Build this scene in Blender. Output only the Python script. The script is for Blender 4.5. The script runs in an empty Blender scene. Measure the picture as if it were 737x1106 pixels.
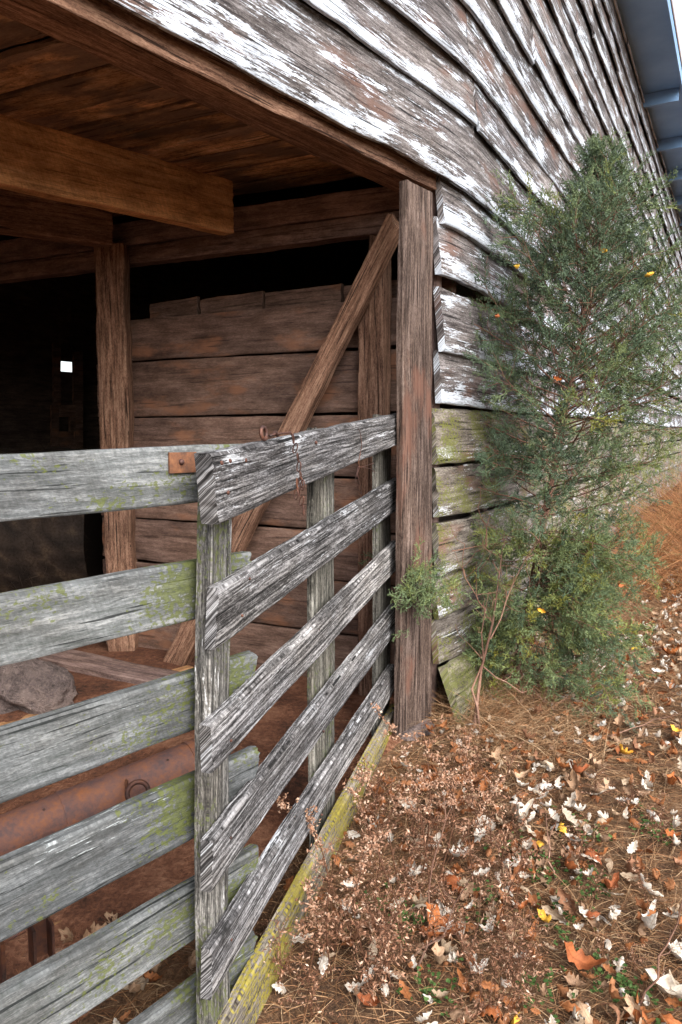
import bpy, math, random
import numpy as np
from mathutils import Vector
random.seed(7); rng = np.random.default_rng(11)
SC = bpy.context.scene; COL = SC.collection
PI = math.pi
# ------------------------------------------------------------------ camera
FPX = 824.0; CH = 1.55; PITCH = math.atan(85/824)
cam = bpy.data.cameras.new('camera'); co = bpy.data.objects.new('camera', cam); COL.objects.link(co)
co.location = (0,0,CH); co.rotation_euler = (PI/2-PITCH, 0, 0)
cam.sensor_width = 36; cam.lens = FPX/1106*36; cam.clip_start = .02; cam.clip_end = 2000
SC.camera = co
def ray(px, py):
    a = (px-368.5)/FPX; b = (py-553)/FPX
    f = np.array([0, math.cos(PITCH), -math.sin(PITCH)]); u = np.array([0, math.sin(PITCH), math.cos(PITCH)])
    return f + np.array([a,0,0]) - u*b
C0 = np.array([0,0,CH])
def at(px, py, Y): r = ray(px,py); return C0 + r*(Y/r[1])
def ground(px, py, z=0):
    r = ray(px,py); q = C0 + r*((z-CH)/r[2])
    for _ in range(12): q = C0 + r*((z+float(slope(q[1]))-CH)/r[2])
    return q
def slope(y): y = np.asarray(y,float); return -.27*np.log1p(np.exp((3.75-np.clip(y,0,9))*3))/3*(np.clip(y+8,0,8)/8)
class Plane:                                     # a vertical plane through P0 running along theta
    def __init__(s, P0, th):
        s.P = np.array([P0[0],P0[1],0.]); s.d = np.array([math.sin(th), math.cos(th),0]); s.n = np.array([math.cos(th),-math.sin(th),0])
    def hit(s, px, py, off=0):
        r = ray(px,py); t = ((s.P+s.n*off-C0)@s.n)/(r@s.n); return C0+r*t
    def st(s, px, py, off=0):
        q = s.hit(px,py,off); return (q-s.P)@s.d, q[2]
    def at(s, a, h, off=0): return s.P + s.d*a + s.n*off + np.array([0,0,h])
TH_A = math.atan(632/824); TH_B = math.atan(432/824)
PP = np.array([(467-368.5)/824*4.05, 4.05])
# plan curve of the long wall: s metres from the right edge of the door post
_s = np.arange(-8, 24.01, .02); _th = np.interp(_s, [-.1,.6], [TH_A,TH_B])
_x = np.cumsum(np.sin(_th))*.02; _y = np.cumsum(np.cos(_th))*.02
_i0 = int(np.argmin(abs(_s))); _x += PP[0]-_x[_i0]; _y += PP[1]-_y[_i0]
def wall(s, h, off=0):
    s = np.asarray(s,float); th = np.interp(s,_s,_th)
    x = np.interp(s,_s,_x)+np.cos(th)*off; y = np.interp(s,_s,_y)-np.sin(th)*off
    return np.stack([x, y, np.broadcast_to(h, x.shape)+0*x], -1)
def wall_off(x, y):                              # signed distance outwards from the wall
    x = np.asarray(x,float); y = np.asarray(y,float)
    th = np.where(y > PP[1], TH_B, TH_A)
    return (x-PP[0])*np.cos(th) - (y-PP[1])*np.sin(th)
# ------------------------------------------------------------------ noise
def _h(i, j, s):
    n = (i.astype(np.int64)*374761393 + j.astype(np.int64)*668265263 + int(s)*1442695041) & 0xffffffff
    n = ((n ^ (n>>13))*1274126177) & 0xffffffff
    return ((n ^ (n>>16)) & 0xffff)/65535.
def vn(x, y, s=0):
    x = np.asarray(x,float); y = np.asarray(y,float); x, y = np.broadcast_arrays(x,y)
    i = np.floor(x); j = np.floor(y); f = x-i; g = y-j; f = f*f*(3-2*f); g = g*g*(3-2*g)
    return (_h(i,j,s)*(1-f)+_h(i+1,j,s)*f)*(1-g)+(_h(i,j+1,s)*(1-f)+_h(i+1,j+1,s)*f)*g - .5
def fb(x, y, s=0, o=4):
    r = 0; a = 1.
    for k in range(o): r = r + a*vn(np.asarray(x)*2**k, np.asarray(y)*2**k, s+k*17); a *= .5
    return r
# ------------------------------------------------------------------ mesh builder
class MB:
    def __init__(s): s.v = []; s.f = []; s.a = []; s.n = 0
    def grid(s, P, A, flip=False):
        nu, nv = P.shape[:2]; idx = np.arange(nu*nv).reshape(nu,nv)+s.n
        q = np.stack([idx[:-1,:-1], idx[1:,:-1], idx[1:,1:], idx[:-1,1:]], -1).reshape(-1,4)
        if flip: q = q[:,::-1]
        s.v.append(P.reshape(-1,3)); s.a.append(np.broadcast_to(A,P.shape).reshape(-1,3)); s.f.append(q); s.n += nu*nv
    def raw(s, V, F, A=None):
        V = np.asarray(V,float); s.v.append(V)
        s.a.append(np.zeros_like(V) if A is None else np.broadcast_to(np.asarray(A,float),V.shape)); s.f.append(np.asarray(F)+s.n); s.n += len(V)
    def mesh(s, name, mat, smooth=True, origin=None):
        V = np.concatenate(s.v); A = np.concatenate(s.a)
        if origin is not None: V = V-np.asarray(origin)
        me = bpy.data.meshes.new(name)
        nf = [len(f) for f in s.f]; lo = np.concatenate([f.reshape(-1) for f in s.f]); tot = np.concatenate([np.full(len(f), f.shape[1]) for f in s.f])
        me.vertices.add(len(V)); me.vertices.foreach_set('co', V.astype(np.float32).ravel())
        me.loops.add(len(lo)); me.loops.foreach_set('vertex_index', lo.astype(np.int32))
        me.polygons.add(len(tot)); st = np.concatenate([[0],np.cumsum(tot)[:-1]])
        me.polygons.foreach_set('loop_start', st.astype(np.int32)); me.polygons.foreach_set('loop_total', tot.astype(np.int32))
        me.polygons.foreach_set('use_smooth', np.full(len(tot), smooth))
        at_ = me.attributes.new('guv','FLOAT_VECTOR','POINT'); at_.data.foreach_set('vector', A.astype(np.float32).ravel())
        me.update(); me.validate(); me.materials.append(mat); return me
    def obj(s, name, mat, parent=None, smooth=True, origin=None):
        if parent is not None and origin is None: origin = PORI.get(parent.name, (0,0,0))
        o = bpy.data.objects.new(name, s.mesh(name, mat, smooth, origin)); COL.objects.link(o)
        if parent is not None: o.parent = parent
        elif origin is not None: o.location = origin
        PORI[o.name] = tuple(origin) if origin is not None else (0,0,0)
        return o
PORI = {}                                        # world origin of every object built
def tag(o, label=None, cat=None, group=None, kind=None):
    if label: o['label'] = label
    if cat: o['category'] = cat
    if group: o['group'] = group
    if kind: o['kind'] = kind
    return o
def thing(name, loc, label, cat, group=None):
    o = bpy.data.objects.new(name, None); COL.objects.link(o); o.location = tuple(loc); o.empty_display_size = .1
    PORI[o.name] = tuple(loc); return tag(o, label, cat, group)
_seed = [0]
def nseed(): _seed[0] += 1; return _seed[0]
def plank(mb, M, us, W, T, nv=8, ns=3, relief=.0012, edge=.004, warp=.004, r=.004, rag=.006, seed=None, ef=6., cup=0, gf=95.):
    """swept timber: M(u,v,w) -> world; v 0..W across, w 0 front .. -T back. Weathered relief, ragged edges and ends."""
    sd = nseed() if seed is None else seed
    us = np.asarray(us,float); L = us[-1]; U0 = us[0]
    e0 = fb(us*ef, us*0, sd+1)*edge*2; e1 = fb(us*ef, us*0, sd+2)*edge*2; wp = fb(us*1.1, us*0, sd+3, 3)*warp*2
    ao = np.array([30.*rng.integers(0,20)+.5, 10.*rng.integers(0,12)+.5, sd*.37]); gf = min(gf, .38*max(2,nv)/W)
    def strip(va, wa, rel):
        va = np.asarray(va,float); wa = np.asarray(wa,float)
        U = np.repeat(us[:,None], len(va), 1); Vf = np.repeat(va[None],len(us),0); Wt = np.repeat(wa[None],len(us),0)
        vf = Vf/W
        V = Vf + e0[:,None]*(1-vf) + e1[:,None]*vf
        g = fb((V+Wt)*gf + 1.2*vn(U*2.3, V*9, sd), U*2.6, sd+5, 3)
        dw = rel*g*2 + wp[:,None] + cup*(4*(vf-.5)**2)
        clo = np.exp(-(U-U0)/.03) - np.exp(-(L-U)/.03)
        Uo = U + clo*rag*fb(V*45, Wt*60, sd+9, 3)*2
        return M(Uo, V, Wt+dw), np.stack([U+ao[0], V+Wt*1.0+ao[1], np.full_like(U,ao[2])], -1)
    rr = min(r, W*.3, T*.4)
    vi = np.concatenate([[0], np.linspace(rr, W-rr, max(2,nv)), [W]])
    wi = np.full(len(vi), 0.); wi[0] = -rr; wi[-1] = -rr
    P, A = strip(vi, wi, relief); mb.grid(P, A)
    wb = np.linspace(-rr, -T, ns)
    P1, A1 = strip(np.zeros(ns), wb, 0); mb.grid(P1, A1, True)
    P2, A2 = strip(np.full(ns, W), wb, 0); mb.grid(P2, A2)
    P3, A3 = strip([0,W], [-T,-T], 0); mb.grid(P3, A3, True)
    for k, fl in ((0,True),(-1,False)):
        F = P[k]; B = P3[k,0][None]*(1-vi/W)[:,None] + P3[k,1][None]*(vi/W)[:,None]
        G = np.stack([F, F*.5+B*.5, B]); 
        Ag = np.stack([np.stack([np.full(len(vi), ao[0]+.3), vi+ao[1]+q, np.full(len(vi), ao[2]+9)],-1) for q in (0,.02,.04)])
        mb.grid(G, Ag, fl)
def lin(A, B, At, Bt, n=None):
    """mapping for a flat plank: bottom edge A->B, top edge At->Bt (any 3-D points)"""
    A,B,At,Bt = [np.asarray(q,float) for q in (A,B,At,Bt)]
    L = np.linalg.norm(B-A); W = (np.linalg.norm(At-A)+np.linalg.norm(Bt-B))/2
    if n is None:
        n = np.cross(B-A, At-A); n /= np.linalg.norm(n)
    def M(u,v,w):
        f = (u/L)[...,None]; g = (v/W)[...,None]
        return (A*(1-f)+B*f)*(1-g)+(At*(1-f)+Bt*f)*g + n*w[...,None]
    return M, L, W
def board(mb, A, B, At, Bt, T, n=None, du=.03, **k):
    M, L, W = lin(A,B,At,Bt,n); plank(mb, M, np.linspace(0,L,max(2,int(L/du)+1)), W, T, **k)
def timber(mb, A, B, wdir, W, n, T, **k):
    """straight timber whose lower/left front edge runs A->B, width W along wdir, front faces n"""
    A,B = np.asarray(A,float), np.asarray(B,float); w = np.asarray(wdir,float); w = w/np.linalg.norm(w)
    board(mb, A, B, A+w*W, B+w*W, T, np.asarray(n,float), **k)
def tube(mb, pts, rad, n=8, jag=0, seed=0, cap=True, tint=0):
    pts = np.asarray(pts,float); rad = np.broadcast_to(np.asarray(rad,float),(len(pts),))
    T = np.gradient(pts, axis=0); T /= np.linalg.norm(T,axis=1)[:,None]+1e-9
    up = np.array([0,0,1.]) if abs(T[0][2])<.9 else np.array([1.,0,0])
    a = np.cross(T[0],up); a /= np.linalg.norm(a); P = []; cum = np.concatenate([[0],np.cumsum(np.linalg.norm(np.diff(pts,axis=0),axis=1))])
    ph = np.linspace(0,2*PI,n+1)
    for i in range(len(pts)):
        a = a - T[i]*(a@T[i]); a /= np.linalg.norm(a); b = np.cross(T[i],a)
        rr = rad[i]*(1+jag*fb(np.cos(ph)*2+7, cum[i]*8+np.sin(ph)*2, seed, 3))
        P.append(pts[i]+ (np.cos(ph)*rr)[:,None]*a+(np.sin(ph)*rr)[:,None]*b)
    P = np.array(P); A = np.stack([np.repeat(cum[:,None],n+1,1), np.repeat((ph*rad.mean())[None],len(pts),0), np.full((len(pts),n+1),seed*.37+tint)],-1)
    mb.grid(P, A, True)
    if cap:
        for k, fl in ((0,False),(-1,True)):
            c = P[k][:-1]; V = np.concatenate([c, c.mean(0)[None]]); F = [[i,(i+1)%n,n] for i in range(n)]
            F = np.array(F)[:, ::-1] if fl else np.array(F); mb.raw(V, F, A[k][0])
def torus(mb, c, ax, R, r, n=20, m=8, sx=1., arc=2*PI, up=None, start=0):
    c = np.asarray(c,float); ax = np.asarray(ax,float)/np.linalg.norm(ax)
    u = np.array([0,0,1.]) if up is None else np.asarray(up,float); u = u-ax*(u@ax); u /= np.linalg.norm(u); w = np.cross(ax,u)
    t = np.linspace(start,start+arc,n+1)
    if arc > 6.2: t = np.linspace(0,2*PI,n+1)
    pts = c+(np.cos(t)*R*sx)[:,None]*u+(np.sin(t)*R)[:,None]*w
    ph = np.linspace(0,2*PI,m+1); P = []
    for i in range(len(t)):
        o = np.cos(t[i])*u+np.sin(t[i])*w
        P.append(pts[i]+(np.cos(ph)*r)[:,None]*o+(np.sin(ph)*r)[:,None]*ax)
    P = np.array(P); A = np.stack([np.repeat(t[:,None]*R,m+1,1), np.repeat(ph[None]*r,len(t),0), np.zeros((len(t),m+1))],-1)
    mb.grid(P, A, True)
def boxm(mb, c, X, Y, Z):
    """small box: centre and half-axis vectors"""
    c,X,Y,Z = [np.asarray(q,float) for q in (c,X,Y,Z)]
    for n,a,b in ((X,Y,Z),(-X,Z,Y),(Y,Z,X),(-Y,X,Z),(Z,X,Y),(-Z,Y,X)):
        V = [c+n-a-b, c+n+a-b, c+n+a+b, c+n-a+b]; 
        mb.raw(V, [[0,1,2,3]], [[0,0,0],[np.linalg.norm(a)*2,0,0],[np.linalg.norm(a)*2,np.linalg.norm(b)*2,0],[0,np.linalg.norm(b)*2,0]])
# ------------------------------------------------------------------ materials
class N:
    def __init__(s, name):
        s.m = bpy.data.materials.new(name); s.m.use_nodes = True; s.t = s.m.node_tree; s.t.nodes.clear()
        s.out = s.t.nodes.new('ShaderNodeOutputMaterial'); s.b = s.t.nodes.new('ShaderNodeBsdfPrincipled')
        s.t.links.new(s.b.outputs[0], s.out.inputs[0]); s.b.inputs['Specular IOR Level'].default_value = .25
    def new(s, k, **p):
        n = s.t.nodes.new(k)
        for a,b in p.items(): setattr(n,a,b)
        return n
    def put(s, inp, v):
        if isinstance(v, bpy.types.NodeSocket): s.t.links.new(v, inp)
        elif v is not None: inp.default_value = (*v,1) if (isinstance(v,tuple) and len(v)==3 and inp.type=='RGBA') else v
    def math(s, op, a, b=None, c=None, clamp=False):
        n = s.new('ShaderNodeMath', operation=op); n.use_clamp = clamp
        for i,q in enumerate((a,b,c)):
            if q is not None: s.put(n.inputs[i], q)
        return n.outputs[0]
    def comb(s, x, y, z):
        n = s.new('ShaderNodeCombineXYZ')
        for i,q in enumerate((x,y,z)): s.put(n.inputs[i], q)
        return n.outputs[0]
    def sep(s, v): n = s.new('ShaderNodeSeparateXYZ'); s.put(n.inputs[0], v); return n.outputs
    def noise(s, vec, scale=1., detail=3., rough=.55, dist=0.):
        n = s.new('ShaderNodeTexNoise'); s.put(n.inputs['Vector'], vec); n.inputs['Scale'].default_value = scale
        n.inputs['Detail'].default_value = detail; n.inputs['Roughness'].default_value = rough; n.inputs['Distortion'].default_value = dist
        return n.outputs['Fac']
    def ramp(s, f, stops, interp='LINEAR'):
        n = s.new('ShaderNodeValToRGB'); s.put(n.inputs[0], f); e = n.color_ramp; e.interpolation = interp
        while len(e.elements) < len(stops): e.elements.new(.5)
        for q,(p,c) in zip(e.elements, stops):
            q.position = p; q.color = (*c,1) if isinstance(c,tuple) else (c,c,c,1)
        return n.outputs[0]
    def mix(s, f, a, b, mode='MIX'):
        n = s.new('ShaderNodeMix', data_type='RGBA', blend_type=mode); s.put(n.inputs[0], f); s.put(n.inputs[6], a); s.put(n.inputs[7], b); return n.outputs[2]
    def step(s, v, lo, hi):
        n = s.new('ShaderNodeMapRange', interpolation_type='SMOOTHSTEP'); s.put(n.inputs[0], v); n.inputs[1].default_value = lo; n.inputs[2].default_value = hi; return n.outputs[0]
    def bump(s, h, strength, dist):
        n = s.new('ShaderNodeBump'); s.put(n.inputs['Height'], h); n.inputs['Strength'].default_value = strength; n.inputs['Distance'].default_value = dist
        s.t.links.new(n.outputs[0], s.b.inputs['Normal']); return n
    def guv(s): n = s.new('ShaderNodeAttribute', attribute_name='guv'); return n.outputs['Vector']
def wood(name, dark, mid, light, paint=0., paintcol=(.78,.79,.80), moss=0., mosscol=(.20,.23,.03), crack=.5, gs=60., bump=.8, tintcol=None, tint=0., saw=0., contrast=1., rough=.85, lowpaint=0., mossu=None, vary=.4):
    k = N(name); u,v,sd = k.sep(k.guv())
    n0 = k.noise(k.comb(k.math('MULTIPLY',u,1.4), k.math('MULTIPLY',v,7.), sd), 1., 2., .5)
    v2 = k.math('ADD', v, k.math('MULTIPLY', k.math('SUBTRACT', n0, .5), .032))
    # knots bend the grain
    vo = k.new('ShaderNodeTexVoronoi', voronoi_dimensions='3D'); k.put(vo.inputs['Vector'], k.comb(k.math('MULTIPLY',u,.8), k.math('MULTIPLY',v,5.), sd)); vo.inputs['Scale'].default_value = 1.
    kd = vo.outputs['Distance']; kn = k.step(kd, .22, .0)
    v3 = k.math('ADD', v2, k.math('MULTIPLY', kn, .014))
    grain = k.noise(k.comb(k.math('MULTIPLY',u,3.6), k.math('MULTIPLY',v3,gs), sd), 1., 4., .62)
    fine = k.noise(k.comb(k.math('MULTIPLY',u,38.), k.math('MULTIPLY',v3,gs*4.2), sd), 1., 2., .6)
    blot = k.noise(k.comb(k.math('MULTIPLY',u,5.), k.math('MULTIPLY',v,11.), sd), 1., 5., .65)
    iso = k.noise(k.comb(k.math('MULTIPLY',u,95.), k.math('MULTIPLY',v,170.), sd), 1., 3., .7)
    g = k.math('ADD', k.math('ADD', k.math('MULTIPLY',grain,.50), k.math('MULTIPLY',fine,.28)), k.math('MULTIPLY',iso,.22))
    c = .5-.17/contrast; d = .5+.15/contrast
    col = k.ramp(g, [(c,dark),(.5,mid),(d,light)])
    col = k.mix(k.step(blot,.35,.68), col, k.mix(1., col, (.6,.58,.56), 'MULTIPLY'))
    col = k.mix(k.step(k.noise(k.comb(k.math('MULTIPLY',u,.8), k.math('MULTIPLY',v,2.5), k.math('ADD',sd,3.3)),1.,2.,.5), .35,.65), k.mix(1.,col,(.78,.76,.76),'MULTIPLY'), k.mix(1.,col,(1.15,1.1,1.05),'MULTIPLY'))
    if tintcol:
        tn = k.noise(k.comb(k.math('MULTIPLY',u,2.), k.math('MULTIPLY',v,5.), k.math('ADD',sd,5.)), 1., 4., .6)
        col = k.mix(k.math('MULTIPLY', k.step(tn, .62-tint*.3, .78-tint*.3), .8), col, tintcol)
    if saw:
        sw = k.noise(k.comb(k.math('MULTIPLY',k.math('ADD',u,k.math('MULTIPLY',v,.35)),130.), k.math('MULTIPLY',v,6.), sd), 1., 2., .5)
        col = k.mix(k.math('MULTIPLY', k.step(sw,.42,.62), saw), col, k.mix(1.,col,(.45,.46,.45),'MULTIPLY'))
    wn = k.new('ShaderNodeTexWhiteNoise', noise_dimensions='1D'); k.put(wn.inputs['W'], sd); kv = k.math('ADD', k.math('MULTIPLY', wn.outputs['Value'], vary), 1-vary*.5); col = k.mix(1., col, k.comb(kv,kv,kv), 'MULTIPLY')
    h = g
    ul = k.math('SUBTRACT', k.math('MODULO',u,30.), .5); vl = k.math('SUBTRACT', k.math('MODULO',v,10.), .5)
    if paint:
        pn = k.noise(k.comb(k.math('MULTIPLY',u,2.2), k.math('MULTIPLY',v2,10.), k.math('ADD',sd,1.7)), 1., 5., .65)
        pn2 = k.noise(k.comb(k.math('MULTIPLY',u,7.), k.math('MULTIPLY',v3,130.), k.math('ADD',sd,2.7)), 1., 4., .7)
        pm = k.math('ADD', k.math('ADD', k.math('MULTIPLY',pn,.47), k.math('MULTIPLY',pn2,.28)), k.math('MULTIPLY',g,.25))
        if lowpaint: pm = k.math('ADD', pm, k.math('MULTIPLY', k.step(vl,.16,.0), lowpaint))
        th = .62-paint*.24; pmask = k.step(pm, th, th+.03)
        pc = k.mix(k.step(k.math('ADD',k.math('MULTIPLY',fine,.5),k.math('MULTIPLY',blot,.5)),.36,.62), tuple(q*.5 for q in paintcol), paintcol)
        col = k.mix(pmask, col, pc); h = k.math('ADD', g, k.math('MULTIPLY',pmask,.25))
    crk = k.noise(k.comb(k.math('MULTIPLY',u,2.4), k.math('MULTIPLY',v3,gs*1.7), k.math('ADD',sd,8.)), 1., 4., .55)
    cm = k.step(crk, .40, .36)
    col = k.mix(k.math('MULTIPLY',cm,crack), col, tuple(q*.22 for q in dark))
    if moss:
        mn = k.noise(k.comb(k.math('MULTIPLY',u,3.2), k.math('MULTIPLY',v,6.), k.math('ADD',sd,4.)), 1., 3., .5)
        if mossu: mn = k.math('ADD', mn, k.math('MULTIPLY', k.step(ul,mossu[0],mossu[1]), mossu[2]))
        mf = k.noise(k.comb(k.math('MULTIPLY',u,60.), k.math('MULTIPLY',v,80.), sd), 1., 3., .6)
        mm = k.step(k.math('ADD', mn, k.math('MULTIPLY', k.math('SUBTRACT',mf,.5), 1.0)), .70-moss*.28, .80-moss*.28)
        mc = k.mix(k.step(mf,.35,.65), tuple(q*.55 for q in mosscol), mosscol)
        col = k.mix(k.math('MULTIPLY',mm,.75), col, mc)
    kk = k.step(kd, .06, .035); col = k.mix(k.math('MULTIPLY',kk,.7), col, tuple(q*.5 for q in dark))
    k.put(k.b.inputs['Base Color'], col); k.b.inputs['Roughness'].default_value = rough; k.b.inputs['Specular IOR Level'].default_value = .15
    k.bump(g, bump, .007)
    return k.m
def rust(name, c1=(.17,.085,.065), c2=(.10,.065,.065), c3=(.26,.105,.05), rough=.7, metal=.2):
    k = N(name); tc = k.new('ShaderNodeTexCoord').outputs['Object']
    a = k.noise(tc, 9., 6., .65); b = k.noise(tc, 60., 4., .6)
    col = k.ramp(k.math('ADD',k.math('MULTIPLY',a,.7),k.math('MULTIPLY',b,.3)), [(.38,c2),(.5,c1),(.62,c3)])
    k.put(k.b.inputs['Base Color'], col); k.b.inputs['Roughness'].default_value = rough; k.b.inputs['Metallic'].default_value = metal
    k.bump(k.math('ADD',a,b), .5, .004); return k.m
def leafmat(name, stops, trans=.25, rough=.7, vein=True):
    k = N(name); u,v,sd = k.sep(k.guv())
    if name.startswith('leaf_'):
        oi = k.new('ShaderNodeObjectInfo'); sd = oi.outputs['Random']
    col = k.ramp(sd, stops)
    if name.startswith('leaf_') or name=='mixed_leaves':
        lat = k.math('ABSOLUTE', v); col = k.mix(k.math('MULTIPLY',k.step(lat,.22,.0),.5), col, k.mix(1.,col,(.45,.36,.28),'MULTIPLY')); rb = k.math('ABSOLUTE', k.math('SINE', k.math('ADD', k.math('MULTIPLY',u,22.), k.math('MULTIPLY',lat,-5.)))); col = k.mix(k.math('MULTIPLY',k.step(rb,.25,.0),.35), col, k.mix(1.,col,(.5,.42,.35),'MULTIPLY'))
    tc = k.new('ShaderNodeTexCoord').outputs['Object']; n = k.noise(tc, 55., 3., .6)
    col = k.mix(k.step(n,.35,.7), col, k.mix(1.,col,(.6,.55,.5),'MULTIPLY'))
    k.put(k.b.inputs['Base Color'], col); k.b.inputs['Roughness'].default_value = rough
    if trans:
        t = k.new('ShaderNodeBsdfTranslucent'); k.put(t.inputs[0], col); m = k.new('ShaderNodeMixShader'); m.inputs[0].default_value = trans
        k.t.links.new(k.b.outputs[0], m.inputs[1]); k.t.links.new(t.outputs[0], m.inputs[2]); k.t.links.new(m.outputs[0], k.out.inputs[0])
    return k.m
M = {}
M['siding'] = wood('peeling_siding', (.028,.025,.026), (.128,.119,.121), (.27,.263,.272), paint=.36, paintcol=(.55,.60,.67), crack=.9, gs=60, tintcol=(.13,.075,.058), tint=.30, bump=1., contrast=1.5, lowpaint=.075)
M['siding_low'] = wood('mossy_siding', (.04,.035,.03), (.16,.145,.13), (.30,.285,.26), paint=.24, paintcol=(.50,.52,.55), moss=.66, mosscol=(.13,.14,.025), crack=.9, gs=46, tintcol=(.16,.085,.06), tint=.25, bump=1., contrast=1.5, lowpaint=.03)
M['gate'] = wood('silver_gate_wood', (.018,.018,.018), (.13,.13,.135), (.42,.43,.445), paint=.26, paintcol=(.50,.52,.55), crack=.97, gs=105, bump=1., contrast=2.0)
M['gate_yellow'] = wood('lichen_gate_wood', (.05,.04,.03), (.22,.20,.17), (.42,.38,.32), moss=.9, mosscol=(.30,.25,.03), crack=.8, gs=70, bump=1., contrast=1.6)
M['gate_dark'] = wood('lichen_dark_wood', (.015,.015,.013), (.10,.10,.09), (.26,.26,.24), moss=.12, mosscol=(.08,.10,.035), crack=.9, gs=70, bump=1., contrast=1.6)
M['gate_stile'] = wood('white_grey_stile', (.03,.03,.03), (.11,.11,.105), (.30,.30,.29), paint=.22, moss=.22, mosscol=(.09,.105,.035), crack=.9, gs=85, bump=1., contrast=1.8)
M['fence'] = wood('grey_green_board', (.06,.07,.07), (.115,.127,.135), (.22,.24,.25), paint=.12, paintcol=(.38,.42,.43), moss=.18, mosscol=(.085,.10,.02), crack=.9, gs=48, bump=.9, saw=.22, contrast=1.3, mossu=(1.75,2.15,.17))
M['brown'] = wood('brown_timber', (.08,.042,.028), (.25,.145,.10), (.42,.27,.19), crack=.9, gs=55, bump=.9, contrast=1.5)
M['post'] = wood('door_post_wood', (.025,.016,.013), (.105,.076,.064), (.20,.155,.135), crack=.95, gs=75, bump=1., tintcol=(.14,.07,.05), tint=.35, contrast=1.8)
M['orange'] = wood('orange_beam', (.24,.12,.06), (.60,.34,.16), (.76,.48,.27), crack=.4, gs=34, bump=.6, saw=.25, contrast=1.2)
M['inner'] = wood('inner_plank', (.07,.045,.037), (.165,.108,.086), (.26,.18,.148), crack=.5, gs=34, bump=.7, tintcol=(.27,.13,.075), tint=.35, contrast=1.0)
M['purple'] = wood('grey_brown_beam', (.08,.055,.05), (.22,.155,.14), (.34,.25,.22), crack=.5, gs=34, bump=.6, contrast=1.2)  # grey-brown wood shared by wall studs, partition beam and floor plank
M['ceil'] = wood('loft_plank', (.14,.08,.05), (.60,.35,.18), (.80,.56,.34), crack=.7, gs=20, bump=.9, tintcol=(.14,.10,.08), tint=.7, contrast=1.3, vary=1.1)
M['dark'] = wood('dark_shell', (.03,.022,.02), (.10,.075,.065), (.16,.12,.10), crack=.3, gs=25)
M['bark'] = wood('cedar_bark', (.07,.035,.025), (.20,.115,.085), (.33,.22,.17), crack=.6, gs=90, contrast=1.2)
M['rust'] = rust('rusty_iron'); M['rust_dark'] = rust('dark_rusty_iron', (.10,.05,.04), (.04,.03,.028), (.16,.07,.04), .55, .5)
M['rust_plate'] = rust('orange_rust_plate', (.17,.075,.04), (.07,.04,.03), (.28,.13,.06), .8, .1)
M['soffit'] = None
k = N('haze_tinted_soffit'); tc = k.new('ShaderNodeTexCoord').outputs['Object']; n = k.noise(tc, 1.6, 5., .6)
k.put(k.b.inputs['Base Color'], k.ramp(n, [(.3,(.12,.23,.40)),(.7,(.20,.33,.52))])); k.b.inputs['Roughness'].default_value = .5; M['soffit'] = k.m  # veiling blue haze painted into the colour of soffit, fascia and rafters
k = N('roof_metal'); tc = k.new('ShaderNodeTexCoord').outputs['Object']; k.put(k.b.inputs['Base Color'], k.ramp(k.noise(tc,2.,4.,.6),[(.35,(.22,.22,.23)),(.65,(.30,.16,.10))])); k.b.inputs['Roughness'].default_value=.55; k.b.inputs['Metallic'].default_value=.6; M['roof'] = k.m
k = N('red_clay'); tc = k.new('ShaderNodeTexCoord').outputs['Object']; a = k.noise(tc, 3., 6., .65); b = k.noise(tc, 40., 4., .7)
k.put(k.b.inputs['Base Color'], k.ramp(k.math('ADD',k.math('MULTIPLY',a,.6),k.math('MULTIPLY',b,.4)), [(.36,(.035,.018,.012)),(.5,(.145,.06,.033)),(.64,(.27,.135,.08))])); k.b.inputs['Roughness'].default_value=.95; k.bump(k.math('ADD',a,b),.9,.03); M['clay'] = k.m
k = N('litter_soil'); tc = k.new('ShaderNodeTexCoord').outputs['Object']; a = k.noise(tc, 2.2, 6., .65); b = k.noise(tc, 55., 5., .75)
k.put(k.b.inputs['Base Color'], k.ramp(k.math('ADD',k.math('MULTIPLY',a,.45),k.math('MULTIPLY',b,.55)), [(.36,(.035,.02,.012)),(.48,(.12,.065,.035)),(.60,(.24,.14,.075)),(.72,(.36,.24,.15))])); k.b.inputs['Roughness'].default_value=.95; k.bump(k.math('ADD',a,b),1.,.03); M['soil'] = k.m
k = N('rough_stone'); tc = k.new('ShaderNodeTexCoord').outputs['Object']; a = k.noise(tc, 7., 6., .7); b = k.noise(tc, 70., 4., .7)
k.put(k.b.inputs['Base Color'], k.ramp(k.math('ADD',k.math('MULTIPLY',a,.6),k.math('MULTIPLY',b,.4)), [(.36,(.05,.04,.038)),(.5,(.17,.13,.12)),(.66,(.30,.23,.20))])); k.b.inputs['Roughness'].default_value=.9; k.bump(k.math('ADD',a,b),1.,.03); M['stone'] = k.m
M['grass'] = leafmat('dead_straw', [(0,(.10,.045,.022)),(.35,(.23,.11,.05)),(.65,(.38,.23,.12)),(.85,(.50,.36,.22)),(1,(.14,.08,.05))], 0)
M['brush'] = leafmat('orange_brush', [(0,(.09,.045,.025)),(.35,(.28,.12,.05)),(.65,(.44,.20,.08)),(.85,(.50,.30,.15)),(1,(.18,.17,.06))], .2)
M['litter'] = leafmat('mixed_leaves', [(0,(.20,.075,.03)),(.25,(.36,.14,.05)),(.45,(.30,.19,.12)),(.62,(.40,.31,.22)),(.8,(.52,.46,.39)),(1,(.68,.65,.60))], .15)
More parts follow.
